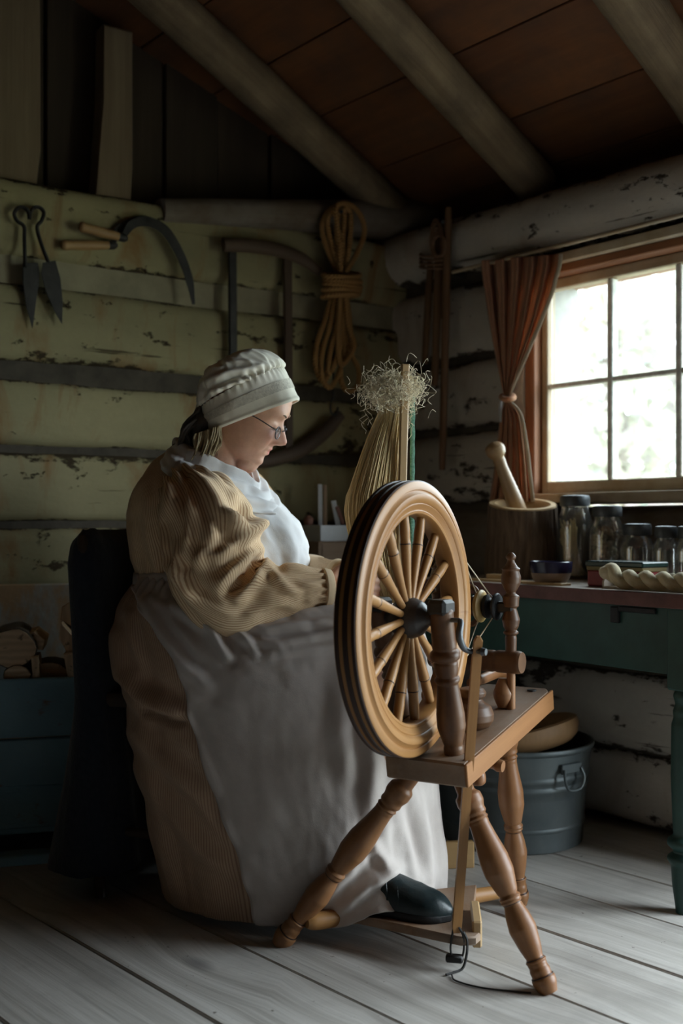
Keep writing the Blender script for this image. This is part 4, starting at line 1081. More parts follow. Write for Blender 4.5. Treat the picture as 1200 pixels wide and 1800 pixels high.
def sickle(nm, arc, wid, h0, h1, lab, o):
    s = thing(nm, lab, 'sickle', L([h0])[0], 'sickles hung on the left wall')
    A = crom(np.array(arc, float), 60); T = np.gradient(A, axis=0); T /= np.linalg.norm(T, axis=1)[:, None]; Nn = np.stack([-T[:, 1], T[:, 0]], 1)
    w = np.interp(np.linspace(0, 1, 60), [0, .15, .5, .85, 1], wid)
    blade(list(map(tuple, np.vstack([A + Nn * w[:, None], (A - Nn * w[:, None] * .6)[::-1]]))), o, .003, par=s)
    a, b = L([h0, h1], o)
    build('handle', turned(a, b, [(0, .010), (.04, .0145), (.2, .0135), (.5, .0145), (.85, .0125), (.92, .011), (.93, .0125), (1, .0105)], 16, 50, 1), M['handlew'], s)
    # ferrule
    d = unit(b - a); build('ferrule', turned(b - d * .006, b + d * .02, [(0, .0122), (.7, .0115), (1, .006)], 14, 8, 0), M['rustiron'], s)
    build('nail', tube([onL(*arc[len(arc) // 3], o + .01), onL(*arc[len(arc) // 3], -.01)], .0035, 8), M['rustiron'], s)
sickle('sickle', [(214, 418), (232, 392), (262, 388), (292, 404), (318, 446), (334, 490), (341, 535)], [5, 10, 10, 8, 3], (140, 398), (212, 417), 'long curved sickle with upper tan handle and blade tip pointing down', .055)
sickle('sickle', [(196, 430), (206, 404), (228, 390), (252, 384), (276, 392), (294, 408)], [5, 9, 9, 7, 3], (108, 431), (194, 431), 'shorter sickle with lower tan handle tucked behind the long one', .036)

M['olddark'] = wood('dark_old_wood', (.055, .033, .02), (.14, .09, .055), 22, .05, .7, .3, .002)
fr = thing('hay_frame', 'dark wooden farm frame of curved bars and two flat uprights on the wall', 'frame', L([(450, 600)])[0])
def curved(pts, r, nm, fl=(1, .7), o=.06, m=None): return build(nm, tube(L(pts, o), r, 12, 60, flat=fl, up=LN), m or M['olddark'], fr)
curved([(392, 430), (440, 432), (490, 440), (530, 455), (562, 478)], [.021, .022, .022, .020, .015], 'top_bar')
build('upright', bar(L([(408, 435)], .048)[0], L([(410, 740)], .048)[0], .026, .012, LN), M['rustiron'], fr, smooth=False)
build('upright', bar(L([(505, 445)], .048)[0], L([(507, 800)], .048)[0], .028, .014, LN), M['olddark'], fr, smooth=False)
curved([(420, 815), (480, 808), (530, 790), (570, 760), (598, 728)], [.016, .021, .023, .023, .020], 'bottom_bar')
hk = thing('iron_hook', 'thin black iron hook rod hanging below the coiled rope', 'hook', L([(585, 620)])[0])
build('rod', tube(L([(586, 600), (586, 660), (585, 700)], .085), .0032, 8, 20), M['rustiron'], hk)
build('hook_end', tube(L([(585, 698), (581, 712), (582, 726), (590, 728), (594, 716)], .085), .0036, 8, 24), M['rustiron'], hk)
build('nail', tube([onL(586, 602, .09), onL(586, 602, -.01)], .003, 8), M['rustiron'], hk)

# coiled rope
def ropemat():
    m, nt, b = mat('manila_rope'); r = attr(nt)
    w = nd(nt, 'ShaderNodeTexWave', wave_type='BANDS', bands_direction='DIAGONAL', ins={'Vector': scaled(nt, r, (60, 60, 70)), 'Scale': .9, 'Distortion': .6})
    c = mixc(nt, w, (.42, .235, .075), (.22, .105, .03)); fin(nt, b, c, .85, w, .8, .004); return m
M['rope'] = ropemat()
rp = thing('rope_coil', 'coil of golden brown rope hanging on the wall log', 'rope', L([(598, 520)])[0])
LO = [[(592, 480), (572, 430), (566, 395), (580, 368), (600, 362), (612, 378), (612, 420), (604, 480)],
      [(596, 480), (580, 420), (576, 385), (592, 366), (604, 372), (602, 420), (600, 480)],
      [(600, 480), (592, 420), (594, 380), (606, 366), (616, 380), (614, 430), (606, 480)],
      [(606, 480), (625, 450), (640, 410), (634, 380), (618, 362), (600, 358), (590, 372), (596, 420), (598, 480)],
      [(588, 500), (572, 560), (558, 600), (554, 640), (566, 670), (580, 650), (590, 590), (596, 510)],
      [(592, 500), (580, 570), (566, 620), (566, 665), (582, 680), (600, 640), (604, 580), (600, 510)],
      [(596, 500), (592, 570), (582, 610), (576, 655), (588, 640), (600, 590), (606, 510)],
      [(604, 500), (612, 570), (622, 610), (600, 640), (594, 600), (598, 510)],
      [(606, 500), (614, 560), (616, 610), (600, 640), (600, 672), (612, 688), (628, 678), (630, 650), (618, 625), (608, 600), (604, 540)]]
for k, lp in enumerate(LO):
    offs = .075 + .012 * (k % 4)
    build('loop', tube(L(lp, offs), .0085, 10, 90, tw=0), M['rope'], rp)
for k in range(5):
    y = 484 + k * 9
    pts = [onL(600 + 32 * math.cos(t) + 2 * math.sin(k), y + 3 * math.sin(t + k), .095 + .042 * math.sin(t)) for t in np.linspace(0, 2 * np.pi, 28, endpoint=False)]
    build('wrap', tube(pts, .0085, 10, closed=True), M['rope'], rp)
build('peg', tube([onL(600, 372, .13), onL(600, 372, -.02)], .006, 8), M['rustiron'], rp)

# bundle of flail rods on the right wall by the corner
def R_(pts, off=.05): return np.array([onR(x, y, off) for x, y in pts])
M['rodw'] = wood('flail_rod_wood', (.13, .065, .03), (.25, .14, .07), 26, .04, .6, .2, .001)
M['thong'] = plain('leather_thong', (.22, .12, .065), .7, .3, 40, .3)
fb = thing('flail_bundle', 'bundle of brown flail rods hung by thongs near the corner', 'flail', R_([(770, 400)])[0])
for a, b, r, o in (((757, 452), (746, 640), .011, .05), ((772, 400), (764, 678), .012, .075), ((788, 365), (777, 826), .0115, .10), ((783, 400), (773, 560), .010, .05)):
    p, q = R_([a, b], o); build('rod', turned(p, q, [(0, r * .8), (.02, r), (.5, r * 1.1), (.98, r), (1, r * .8)], 14, 30), M['rodw'], fb)
for k in range(5):
    pts = [onR(766 + (9 + 2 * k % 3) * math.cos(t) + k * 1.5, 420 + (34 - 4 * k) * math.sin(t) + 3 * k, .095 + .008 * k) for t in np.linspace(0, 2 * np.pi, 24, endpoint=False)]
    build('thong', tube(pts, .0042, 8, closed=True), M['thong'], fb)
for k in range(4):
    pts = [onR(762 + 24 * math.cos(t), 448 + 7 * k + 3 * math.sin(t), .075 + .035 * math.sin(t)) for t in np.linspace(0, 2 * np.pi, 24, endpoint=False)]
    build('thong', tube(pts, .0042, 8, closed=True), M['thong'], fb)
build('peg', tube([onR(778, 390, .13), onR(778, 390, -.02)], .006, 8), M['rustiron'], fb)

# ------------------------------------------------------------------ curtain
M['curtain'] = cloth('rust_brown_curtain', (.62, .34, .21), (.50, .27, .16), .9, 500, .2, .1, trans=.32)
M['curhem'] = cloth('lit_curtain_lining', (.55, .47, .36), (.47, .39, .30), .9, 500, .2, .1, trans=.25)  # pale lining; window light on the curtain's edge is put into its colour
cu = thing('curtain', 'rust brown curtain tied back at the left of the window', 'curtain', onR(900, 690, .07))
rows = [(452, 846, 987), (480, 848, 983), (540, 856, 962), (600, 866, 937), (650, 876, 915), (688, 884, 899), (706, 887, 897), (730, 880, 916), (780, 874, 926), (830, 868, 932), (882, 860, 938)]
ctl = crom(np.array(rows, float), 90); nC = 110; P = []
for i, (y, a, b) in enumerate(ctl):
    u = np.linspace(0, 1, nC); w = (b - a) / 137.0
    ph = 2 * np.pi * 5.2 * u + .8 * np.sin(y * .006)
    dep = .082 + (.022 * min(1, w + .25)) * np.sin(ph) + .010 * np.sin(ph * 2.1 + 1) * min(1, w + .2)
    P.append([onR(a + (b - a) * q, y - 12 * (q - .5) * (1 if y < 500 else 0) , dd) for q, dd in zip(u, dep)])
P = np.array(P)
thick(build('panel', (P.reshape(-1, 3), gridF(90, nC, False), P.reshape(-1, 3)), M['curtain'], cu, sharp=None), .002, 0) if False else None
cp = build('panel', (P.reshape(-1, 3), gridF(90, nC, False), P.reshape(-1, 3)), M['curtain'], cu, sharp=None)
_m = cp.modifiers.new('cloth', 'SOLIDIFY'); _m.thickness = .002; _m.offset = 0
hemp = P[:, -1] + RN * .004
hg = []
for i in range(90):
    hg.append(hemp[i]); 
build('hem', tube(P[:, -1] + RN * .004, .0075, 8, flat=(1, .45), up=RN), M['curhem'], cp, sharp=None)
tie = [onR(892 + 11 * math.cos(t), 698 + 4 * math.sin(t), .088 + .036 * math.sin(t)) for t in np.linspace(0, 2 * np.pi, 30, endpoint=False)]
build('tie_band', tube(tie, .008, 10, closed=True), M['curtain'], cu)
build('tie_end', tube([onR(882, 698, .10), onR(879, 715, .105), onR(880, 742, .10)], [.006, .010, .006], 10, 16, flat=(1, .5)), M['linen0'] if 'linen0' in M else M['enamel'], cu)
rod = thing('curtain_rod', 'thin wooden curtain rod above the window', 'rod', onR(985, 452, .085))
pa, pb = rw(.30, 1.605, .082), rw(1.42, 1.605, .082)
build('pole', turned(pa, pb, [(0, .006), (1, .006)], 12, 4, 0), M['winwood'], rod)
for t in (.33, 1.39): build('bracket', bar(rw(t, 1.605, .09), rw(t, 1.605, .02), .012, .02, UP), M['rustiron'], rod, smooth=False)
# ------------------------------------------------------------------ the spinner
M['skin'] = None
def skinmat():
    m, nt, b = mat('skin'); r = attr(nt)
    t = nd(nt, 'ShaderNodeAttribute', 'Fac', attribute_name='blush')
    c = mixc(nt, ramp(nt, noise(nt, r, 60, 4, .6), [(.3, 0.0), (.7, 1.0)]), (.74, .44, .31), (.64, .36, .25))
    c = mixc(nt, t, c, (.60, .19, .16))
    fin(nt, b, c, .5, noise(nt, r, 260, 3, .6), .12, .001, Subsurface_Weight=.12, Subsurface_Scale=.006)
    return m
M['skin'] = skinmat()
STR = ('stripe', .0072, (.50, .31, .18), .40)
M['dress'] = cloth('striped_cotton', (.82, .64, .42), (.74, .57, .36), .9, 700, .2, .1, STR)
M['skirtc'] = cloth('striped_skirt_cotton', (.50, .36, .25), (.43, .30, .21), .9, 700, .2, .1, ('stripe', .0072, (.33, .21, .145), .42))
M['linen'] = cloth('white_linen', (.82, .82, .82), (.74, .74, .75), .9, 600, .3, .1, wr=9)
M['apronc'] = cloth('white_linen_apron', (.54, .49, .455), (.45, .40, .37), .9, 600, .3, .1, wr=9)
M['bonnetc'] = cloth('cream_bonnet_cotton', (.88, .85, .73), (.80, .77, .66), .85, 600, .25, .1)
M['lace'] = cloth('bonnet_lace', (.74, .71, .60), (.52, .49, .41), .9, 260, .9, .1, wr=160)
M['hairb'] = plain('greying_hair', (.52, .42, .25), .5, .5, 60, .5, bscale=300)
M['hairg'] = plain('dark_grey_hair', (.13, .11, .09), .55, .5, 60, .5, bscale=300)
M['shoe'] = plain('dark_green_leather', (.012, .022, .024), .38, .4, 30, .25, bscale=120)
M['sole'] = plain('black_sole', (.012, .012, .013), .6, .3, 40, .2)
M['lens'] = glassmat('spectacle_lens', (.93, .95, .97), 0, .5)

lady = thing('person', 'woman in white bonnet, striped dress and apron sitting at the spinning wheel', 'person', V3(-.30, 2.45, 0))

def proj(P):
    P = np.asarray(P); return np.stack([600 + FPX * P[..., 0] / P[..., 1], HY - FPX * (P[..., 2] - CAMZ) / P[..., 1]], -1)
def normals(P, closed):
    if closed: du = np.roll(P, -1, 1) - np.roll(P, 1, 1)
    else: du = np.gradient(P, axis=1)
    dv = np.gradient(P, axis=0)
    n = np.cross(du, dv); n /= np.linalg.norm(n, axis=-1, keepdims=True) + 1e-12
    return n
def outward(P, N, cen):
    s = np.sign(np.sum((P - cen) * N, -1)); f = 1 if s.mean() >= 0 else -1
    return N * f
def pdist(Q, line):
    L = np.asarray(line, float); best = np.full(Q.shape[:-1], 1e9); tt = np.zeros(Q.shape[:-1]); m = len(L) - 1
    for i in range(m):
        a, b = L[i], L[i + 1]; d = b - a; t = np.clip(((Q - a) @ d) / (d @ d + 1e-9), 0, 1)
        r = np.linalg.norm(Q - (a + t[..., None] * d), axis=-1); u = r < best; best = np.where(u, r, best); tt = np.where(u, (i + t) / m, tt)
    return best, tt
def folds(P, N, lst, near):
    """cloth folds laid along lines on the near side of the figure; (line, height m, width px)"""
    Q = proj(P); D = np.zeros(P.shape[:2])
    for line, amp, w in lst:
        d, t = pdist(Q, line)
        env = np.sin(np.pi * np.clip(t * .86 + .07, 0, 1)) ** .6
        D += amp * env * (np.exp(-(d / w) ** 2) - .45 * np.exp(-((d - 1.9 * w) / (.9 * w)) ** 2))
    return P + N * (D * near)[..., None]
def sgeo(P, closed, capA=False, capB=False):
    m, n = P.shape[:2]; F = gridF(m, n, closed)
    if capA: F.append(tuple(range(n))[::-1])
    if capB: F.append(tuple((m - 1) * n + j for j in range(n)))
    return P.reshape(-1, 3), F, P.reshape(-1, 3) + roff()
def thick(o, t, off=-1):
    md = o.modifiers.new('cloth', 'SOLIDIFY'); md.thickness = t; md.offset = off
    return o

# ---- skirt: rings of (centre x,y, back, front, near, far semi-axes, z back, z side, z front)
AL = .245
E_ = V3(math.cos(AL), -math.sin(AL), 0); S_ = V3(-math.sin(AL), -math.cos(AL), 0)
RG = [(-.285, 2.50, .172, .178, .182, .182, .705, .702, .70),
      (-.285, 2.50, .196, .20, .205, .205, .672, .682, .69),
      (-.265, 2.49, .246, .28, .236, .23, .625, .645, .668),
      (-.225, 2.475, .296, .36, .258, .25, .565, .585, .635),
      (-.205, 2.46, .302, .385, .262, .25, .50, .515, .57),
      (-.20, 2.45, .290, .392, .259, .25, .42, .43, .47),
      (-.19, 2.43, .275, .385, .252, .24, .31, .315, .33),
      (-.17, 2.415, .260, .375, .244, .235, .19, .19, .20),
      (-.15, 2.405, .252, .365, .236, .23, .09, .09, .10),
      (-.14, 2.40, .250, .352, .230, .225, .022, .022, .03)]
def ring(spec, th):
    cx, cy, ab, af, bn, bf, zb, zs, zf = spec
    c, s = np.cos(th), np.sin(th)
    c2 = np.sign(c) * np.abs(c) ** .88; s2 = np.sign(s) * np.abs(s) ** .88
    x = np.where(c > 0, af, ab) * c2; y = np.where(s > 0, bn, bf) * s2
    w = c * c; z = zs * (1 - w) + np.where(c > 0, zf, zb) * w
    return V3(cx, cy, 0) + x[:, None] * E_ + y[:, None] * S_ + z[:, None] * UP
MR, NR = 110, 220
def skirt_surface(th0, th1, off, closed, M_=MR, N_=NR):
    """th0, th1: arrays per control ring (start and end angle)"""
    ctl = crom(np.array([np.r_[r] for r in RG]), M_)
    a0 = crom(th0, M_)[:, 0]; a1 = crom(th1, M_)[:, 0]
    P = []; TH = []
    for i in range(M_):
        th = np.linspace(a0[i], a1[i], N_, endpoint=not closed); TH.append(th); P.append(ring(ctl[i], th))
    P = np.array(P); TH = np.array(TH)
    N = outward(P, normals(P, closed), P.mean((0, 1)))
    return P + N * off, N, TH
two = np.full(len(RG), 2 * np.pi); zero = np.zeros(len(RG))
P, N, TH = skirt_surface(zero, two, 0.0, True)
v = np.linspace(0, 1, MR)[:, None]
pl = .0035 * np.sin(TH * 46 + 2 * fbm(np.stack([TH * 2, v * 2 + 0 * TH, 0 * TH], -1), 3)) * np.exp(-((v - .10) / .12) ** 2)
dr_ = .011 * fbm(np.stack([TH * 5.5, v * 1.6 + 0 * TH, 0 * TH], -1), 8, 3) * np.clip((v - .15) * 3, 0, 1)
P = P + N * (pl + dr_)[..., None]
near = np.clip((TH - crom(np.radians([132, 126, 114, 105, 100, 97, 93, 89, 88, 87]), MR)) / .12 + .3, 0, 1) * (TH < 3.6)
SK = [([(202, 1120), (215, 1180), (245, 1222), (300, 1248), (345, 1258)], .020, 16),
      ([(215, 1205), (255, 1250), (310, 1268), (340, 1270)], -.016, 7),
      ([(225, 1080), (235, 1130), (250, 1180)], .012, 9),
      ([(232, 1290), (290, 1345), (350, 1400), (392, 1470)], .012, 13),
      ([(240, 1350), (300, 1430), (350, 1490), (400, 1530)], .011, 14),
      ([(260, 1430), (285, 1500), (300, 1570)], .008, 14),
      ([(300, 1280), (350, 1330), (375, 1375)], .008, 10)]
P = folds(P, N, SK, near)
P[..., 2] = np.maximum(P[..., 2], .006)
st = TH * .40
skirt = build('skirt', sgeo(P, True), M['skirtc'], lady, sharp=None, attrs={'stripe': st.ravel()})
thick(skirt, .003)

# ---- apron over the skirt
e0 = np.radians([-128, -126, -122, -116, -112, -108, -104, -100, -97, -95]); e1 = np.radians([132, 126, 114, 105, 100, 97, 93, 89, 88, 87])
P, N, TH = skirt_surface(e0, e1, .012, False, 130, 240)
M2 = P.shape[0]; v = np.linspace(0, 1, M2)[:, None]
edge = np.minimum(TH - TH[:, :1], TH[:, -1:] - TH)
g = .0045 * np.sin(TH * 52 + 2.5 * fbm(np.stack([TH * 2, v * 3 + 0 * TH, 0 * TH], -1), 5)) * np.exp(-((v - .07) / .09) ** 2)
dr_ = .008 * fbm(np.stack([TH * 3.0, v * 2.2 + 0 * TH, 0 * TH + 4], -1), 21, 3) * np.clip((v - .2) * 3, 0, 1)
fr_ = .010 * np.sin(TH * 17 + 3 * v) * np.clip((v - .62) * 2.6, 0, 1) * np.exp(-((TH - .15) / .65) ** 2)
sm_ = .0022 * fbm(np.stack([TH * 16, v * 22 + 0 * TH, 0 * TH], -1), 31, 3)
hemw = .006 * np.exp(-(edge / .02) ** 2) * np.sin(v * 60)
P = P + N * (g + dr_ + fr_ + sm_ + hemw)[..., None]
near = (np.sin(TH) > -.35) * 1.0
AP = [([(300, 1062), (335, 1085), (372, 1110), (398, 1152)], .014, 9), ([(345, 1075), (378, 1112), (402, 1158)], .010, 6),
      ([(395, 1098), (430, 1120), (450, 1150)], .010, 7), ([(408, 1100), (470, 1106), (540, 1096), (600, 1085)], .012, 8),
      ([(420, 1122), (490, 1130), (560, 1116), (610, 1108)], .010, 8), ([(470, 1148), (540, 1138), (600, 1134)], .008, 8),
      ([(520, 1080), (570, 1072), (620, 1066)], .010, 7), ([(560, 1098), (600, 1105), (640, 1125)], .009, 7),
      ([(255, 1060), (285, 1110), (320, 1165), (365, 1205)], .012, 11), ([(270, 1050), (310, 1100), (345, 1150)], .009, 8),
      ([(600, 1190), (598, 1290), (612, 1360)], .010, 16), ([(640, 1260), (655, 1340), (650, 1420)], .012, 14),
      ([(560, 1590), (600, 1540), (650, 1480), (690, 1440)], .014, 13), ([(600, 1595), (650, 1548), (705, 1520)], .012, 10),
      ([(735, 1400), (748, 1470), (755, 1540)], .012, 10), ([(700, 1420), (715, 1480), (735, 1545)], .010, 9),
      ([(300, 1215), (345, 1300), (385, 1390)], .006, 8), ([(640, 1460), (668, 1490), (690, 1520)], .010, 9)]
P = folds(P, N, AP, near)
# the hem rides up over the shoe on the treadle
lift = np.exp(-((TH - .70) / .34) ** 2) * np.clip((v - .62) / .38, 0, 1)
P[..., 2] += .052 * lift ** 1.5 * np.clip((v - .8) / .2, 0, 1)
P = P + (E_ * .012 + S_ * .085)[None, None] * lift[..., None]
P[..., 2] = np.maximum(P[..., 2], .004)
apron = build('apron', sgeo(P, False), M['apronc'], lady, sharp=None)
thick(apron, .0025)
ctl0 = np.array(RG[0]); thb = np.linspace(0, 2 * np.pi, 120, endpoint=False)
band = []
for z, o in ((.722, .004), (.718, .013), (.705, .015), (.692, .015), (.684, .010)):
    s = ctl0.copy(); s[2:6] += o; s[6:9] = z
    q = ring(s, thb); q[:, 2] += .004 * np.sin(thb * 3 + z * 40); band.append(q)
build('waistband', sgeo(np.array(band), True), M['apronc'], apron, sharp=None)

# ---- bodice
BR = [(.675, -.285, 2.500, .172, .178, .180), (.72, -.288, 2.500, .178, .196, .188), (.765, -.296, 2.500, .182, .204, .190), (.81, -.305, 2.500, .178, .196, .192),
      (.855, -.316, 2.502, .163, .172, .190), (.90, -.328, 2.505, .138, .128, .176), (.935, -.332, 2.507, .115, .100, .148), (.965, -.334, 2.508, .096, .082, .115), (.99, -.336, 2.51, .072, .064, .075), (1.005, -.334, 2.51, .062, .058, .062)]
ctl = crom(np.array(BR), 70); th = np.linspace(0, 2 * np.pi, 150, endpoint=False); P = []
aB = .42
EB = V3(math.cos(aB), -math.sin(aB), 0); SB = V3(-math.sin(aB), -math.cos(aB), 0)
for z, cx, cy, ab, af, b in ctl:
    c, s = np.cos(th), np.sin(th); c2 = np.sign(c) * np.abs(c) ** .92; s2 = np.sign(s) * np.abs(s) ** .92
    P.append(V3(cx, cy, z) + (np.where(c > 0, af, ab) * c2)[:, None] * EB + (b * s2)[:, None] * SB)
P = np.array(P); N = outward(P, normals(P, True), P.mean((0, 1)))
TH = np.repeat(th[None], 70, 0); v = np.linspace(0, 1, 70)[:, None]
bod0 = P.copy()
P = P + N * (.004 * np.sin(TH * 30 + 3 * fbm(np.stack([TH, v * 2 + 0 * TH, 0 * TH], -1), 2)) * np.exp(-(v / .16) ** 2) + .006 * fbm(np.stack([TH * 3, v * 5 + 0 * TH, 0 * TH], -1), 6, 3))[..., None]
P = folds(P, N, [([(235, 930), (240, 980), (255, 1015)], .010, 10), ([(262, 880), (262, 950), (275, 1010)], .010, 11), ([(285, 850), (280, 900), (285, 950)], .006, 9)], (np.sin(TH) > 0) * 1.0)
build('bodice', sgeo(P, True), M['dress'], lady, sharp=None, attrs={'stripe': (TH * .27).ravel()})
# apron bib pinned to the bodice
bm_ = 44; bn_ = 60; bi = np.linspace(2, 50, bm_); bth = np.radians(np.linspace(-58, 62, bn_))
P = np.zeros((bm_, bn_, 3)); 
for a, i in enumerate(bi):
    row = bod0[int(i)]; Nr = N[int(i)]; k = (bth / (2 * np.pi) * 150) % 150
    # narrower towards the top
    sc = 1.0 - .28 * (a / bm_)
    k = ((bth * sc) / (2 * np.pi) * 150) % 150
    k0 = k.astype(int); f = (k - k0)[:, None]; k1 = (k0 + 1) % 150
    P[a] = row[k0] * (1 - f) + row[k1] * f + (Nr[k0] * (1 - f) + Nr[k1] * f) * .013
a_, b_ = np.meshgrid(np.linspace(0, 1, bm_), np.linspace(0, 1, bn_), indexing='ij')
Nb = outward(P, normals(P, False), V3(-.3, 2.5, .8))
P = P + Nb * (.005 * np.sin(b_ * 26 + 2 * fbm(np.stack([b_ * 3, a_ * 3, 0 * a_], -1), 4)) * (np.exp(-(a_ / .25) ** 2) + np.exp(-((1 - a_) / .2) ** 2)) + .012 * fbm(np.stack([b_ * 9, a_ * 5, 0 * a_ + 7], -1), 41, 4))[..., None]
thick(build('apron_bib', sgeo(P, False), M['linen'], lady, sharp=None), .0025)

# ---- sleeves
def sleeve(pts, rad, seed, fl_=None, side=1, hand='cuff'):
    m, n = 110, 72
    C = crom(pts, m); r = crom(rad, m)[:, 0]; T = np.gradient(C, axis=0); T /= np.linalg.norm(T, axis=1)[:, None]
    a = unit(np.cross(T[0], V3(1, 0, 0))); P = []
    th = np.linspace(0, 2 * np.pi, n, endpoint=False); s = np.concatenate([[0], np.cumsum(np.linalg.norm(np.diff(C, axis=0), axis=1))])
    for i in range(m):
        a = unit(a - np.dot(a, T[i]) * T[i]); b = np.cross(T[i], a)
        P.append(C[i] + r[i] * (np.cos(th)[:, None] * a + np.sin(th)[:, None] * b))
    P = np.array(P); N = (P - C[:, None]) / r[:, None, None]
    TH = np.repeat(th[None], m, 0); u = np.linspace(0, 1, m)[:, None]
    X = np.stack([np.cos(TH) * 1.4, np.sin(TH) * 1.4, u * 7 + 0 * TH], -1)
    rid = 1 - 2 * np.abs(fbm(X * np.array([1.5, 1.5, .9]) + seed, seed, 2))
    gath = .010 * np.sin(TH * 15 + 2 * fbm(X, seed + 3)) * np.exp(-((u - .10) / .12) ** 2)
    cuffg = .004 * np.sin(TH * 14) * np.exp(-((u - .93) / .05) ** 2)
    D = (.016 * fbm(X * np.array([1, 1, .6]), seed + 1, 2) + .012 * (rid - .45)) * np.clip(u * 4, 0, 1) * np.clip((.95 - u) * 5, 0, 1) + gath + cuffg
    P = P + N * D[..., None]
    if fl_: P = folds(P, N, fl_, (N[..., 1] < .35) * 1.0)
    o = build('sleeve', sgeo(P, True), M['dress'], lady, sharp=None, attrs={'stripe': (TH * .125).ravel()})
    thick(o, .002)
    # cuff band
    c0, c1 = C[-7], C[-1]
    build(hand, turned(c0, c1 + T[-1] * .008, [(0, r[-7] * .95), (.06, r[-7] * 1.20), (.5, r[-4] * 1.18), (.9, r[-1] * 1.14), (1, r[-1] * .96)], 30, 24, 1), M['dress'], o)
    return o
SLP = [(-.345, 2.41, .900), (-.330, 2.350, .885), (-.300, 2.305, .848), (-.274, 2.27, .785), (-.258, 2.25, .715), (-.228, 2.242, .672), (-.170, 2.247, .676), (-.105, 2.26, .685), (-.055, 2.272, .690), (-.028, 2.28, .691)]
SLR = [.045, .066, .094, .106, .098, .082, .066, .053, .038, .033]
SF = [([(300, 850), (290, 920), (300, 990), (335, 1040)], .016, 10), ([(325, 830), (318, 880), (320, 940)], -.012, 6),
      ([(352, 835), (372, 890), (372, 940), (350, 990)], .014, 10), ([(372, 850), (392, 900), (430, 940), (455, 925)], .022, 12),
      ([(400, 905), (440, 930), (458, 918)], .014, 9), ([(345, 985), (390, 975), (440, 945), (458, 925)], .016, 11), ([(380, 1030), (410, 1000), (440, 970), (452, 962)], .018, 10),
      ([(398, 1040), (432, 1018), (455, 985)], -.018, 8), ([(420, 1055), (450, 1020), (470, 992)], .016, 9), ([(470, 992), (490, 1020), (520, 1042)], .012, 8),
      ([(500, 1010), (530, 1025), (560, 1030)], .008, 6), ([(440, 1075), (480, 1060), (520, 1060)], .008, 8), ([(300, 1000), (340, 1055), (400, 1078)], .012, 12), ([(330, 900), (342, 950), (325, 1000)], -.010, 7)]
sleeve(np.array(SLP), SLR, 3, SF)
SLL = [(-.30, 2.60, .935), (-.27, 2.655, .905), (-.25, 2.68, .85), (-.235, 2.685, .775), (-.215, 2.675, .715), (-.17, 2.645, .683), (-.115, 2.595, .687), (-.06, 2.53, .698), (-.02, 2.475, .704), (.0, 2.45, .706)]
sleeve(np.array(SLL), [.045, .074, .095, .10, .092, .078, .062, .050, .037, .033], 9)

# ---- head frame
HD = 2.45; KH = FPX / HD
HA = .14
HO = at(425, 735, HD)
HE = V3(math.cos(HA), -math.sin(HA), 0); HL = unit(V3(math.sin(HA), math.cos(HA), .12))
def hp(px, py, lat=0.0): return HO + HE * ((px - 425) / KH / math.cos(HA)) + UP * ((735 - py) / KH) + HL * lat
PH = math.radians(29)
HF = HE * math.cos(PH) - UP * math.sin(PH)       # face forward
HU = HE * math.sin(PH) + UP * math.cos(PH)       # crown
def hl(x, y, z): return HO + HF * x + HL * y + HU * z

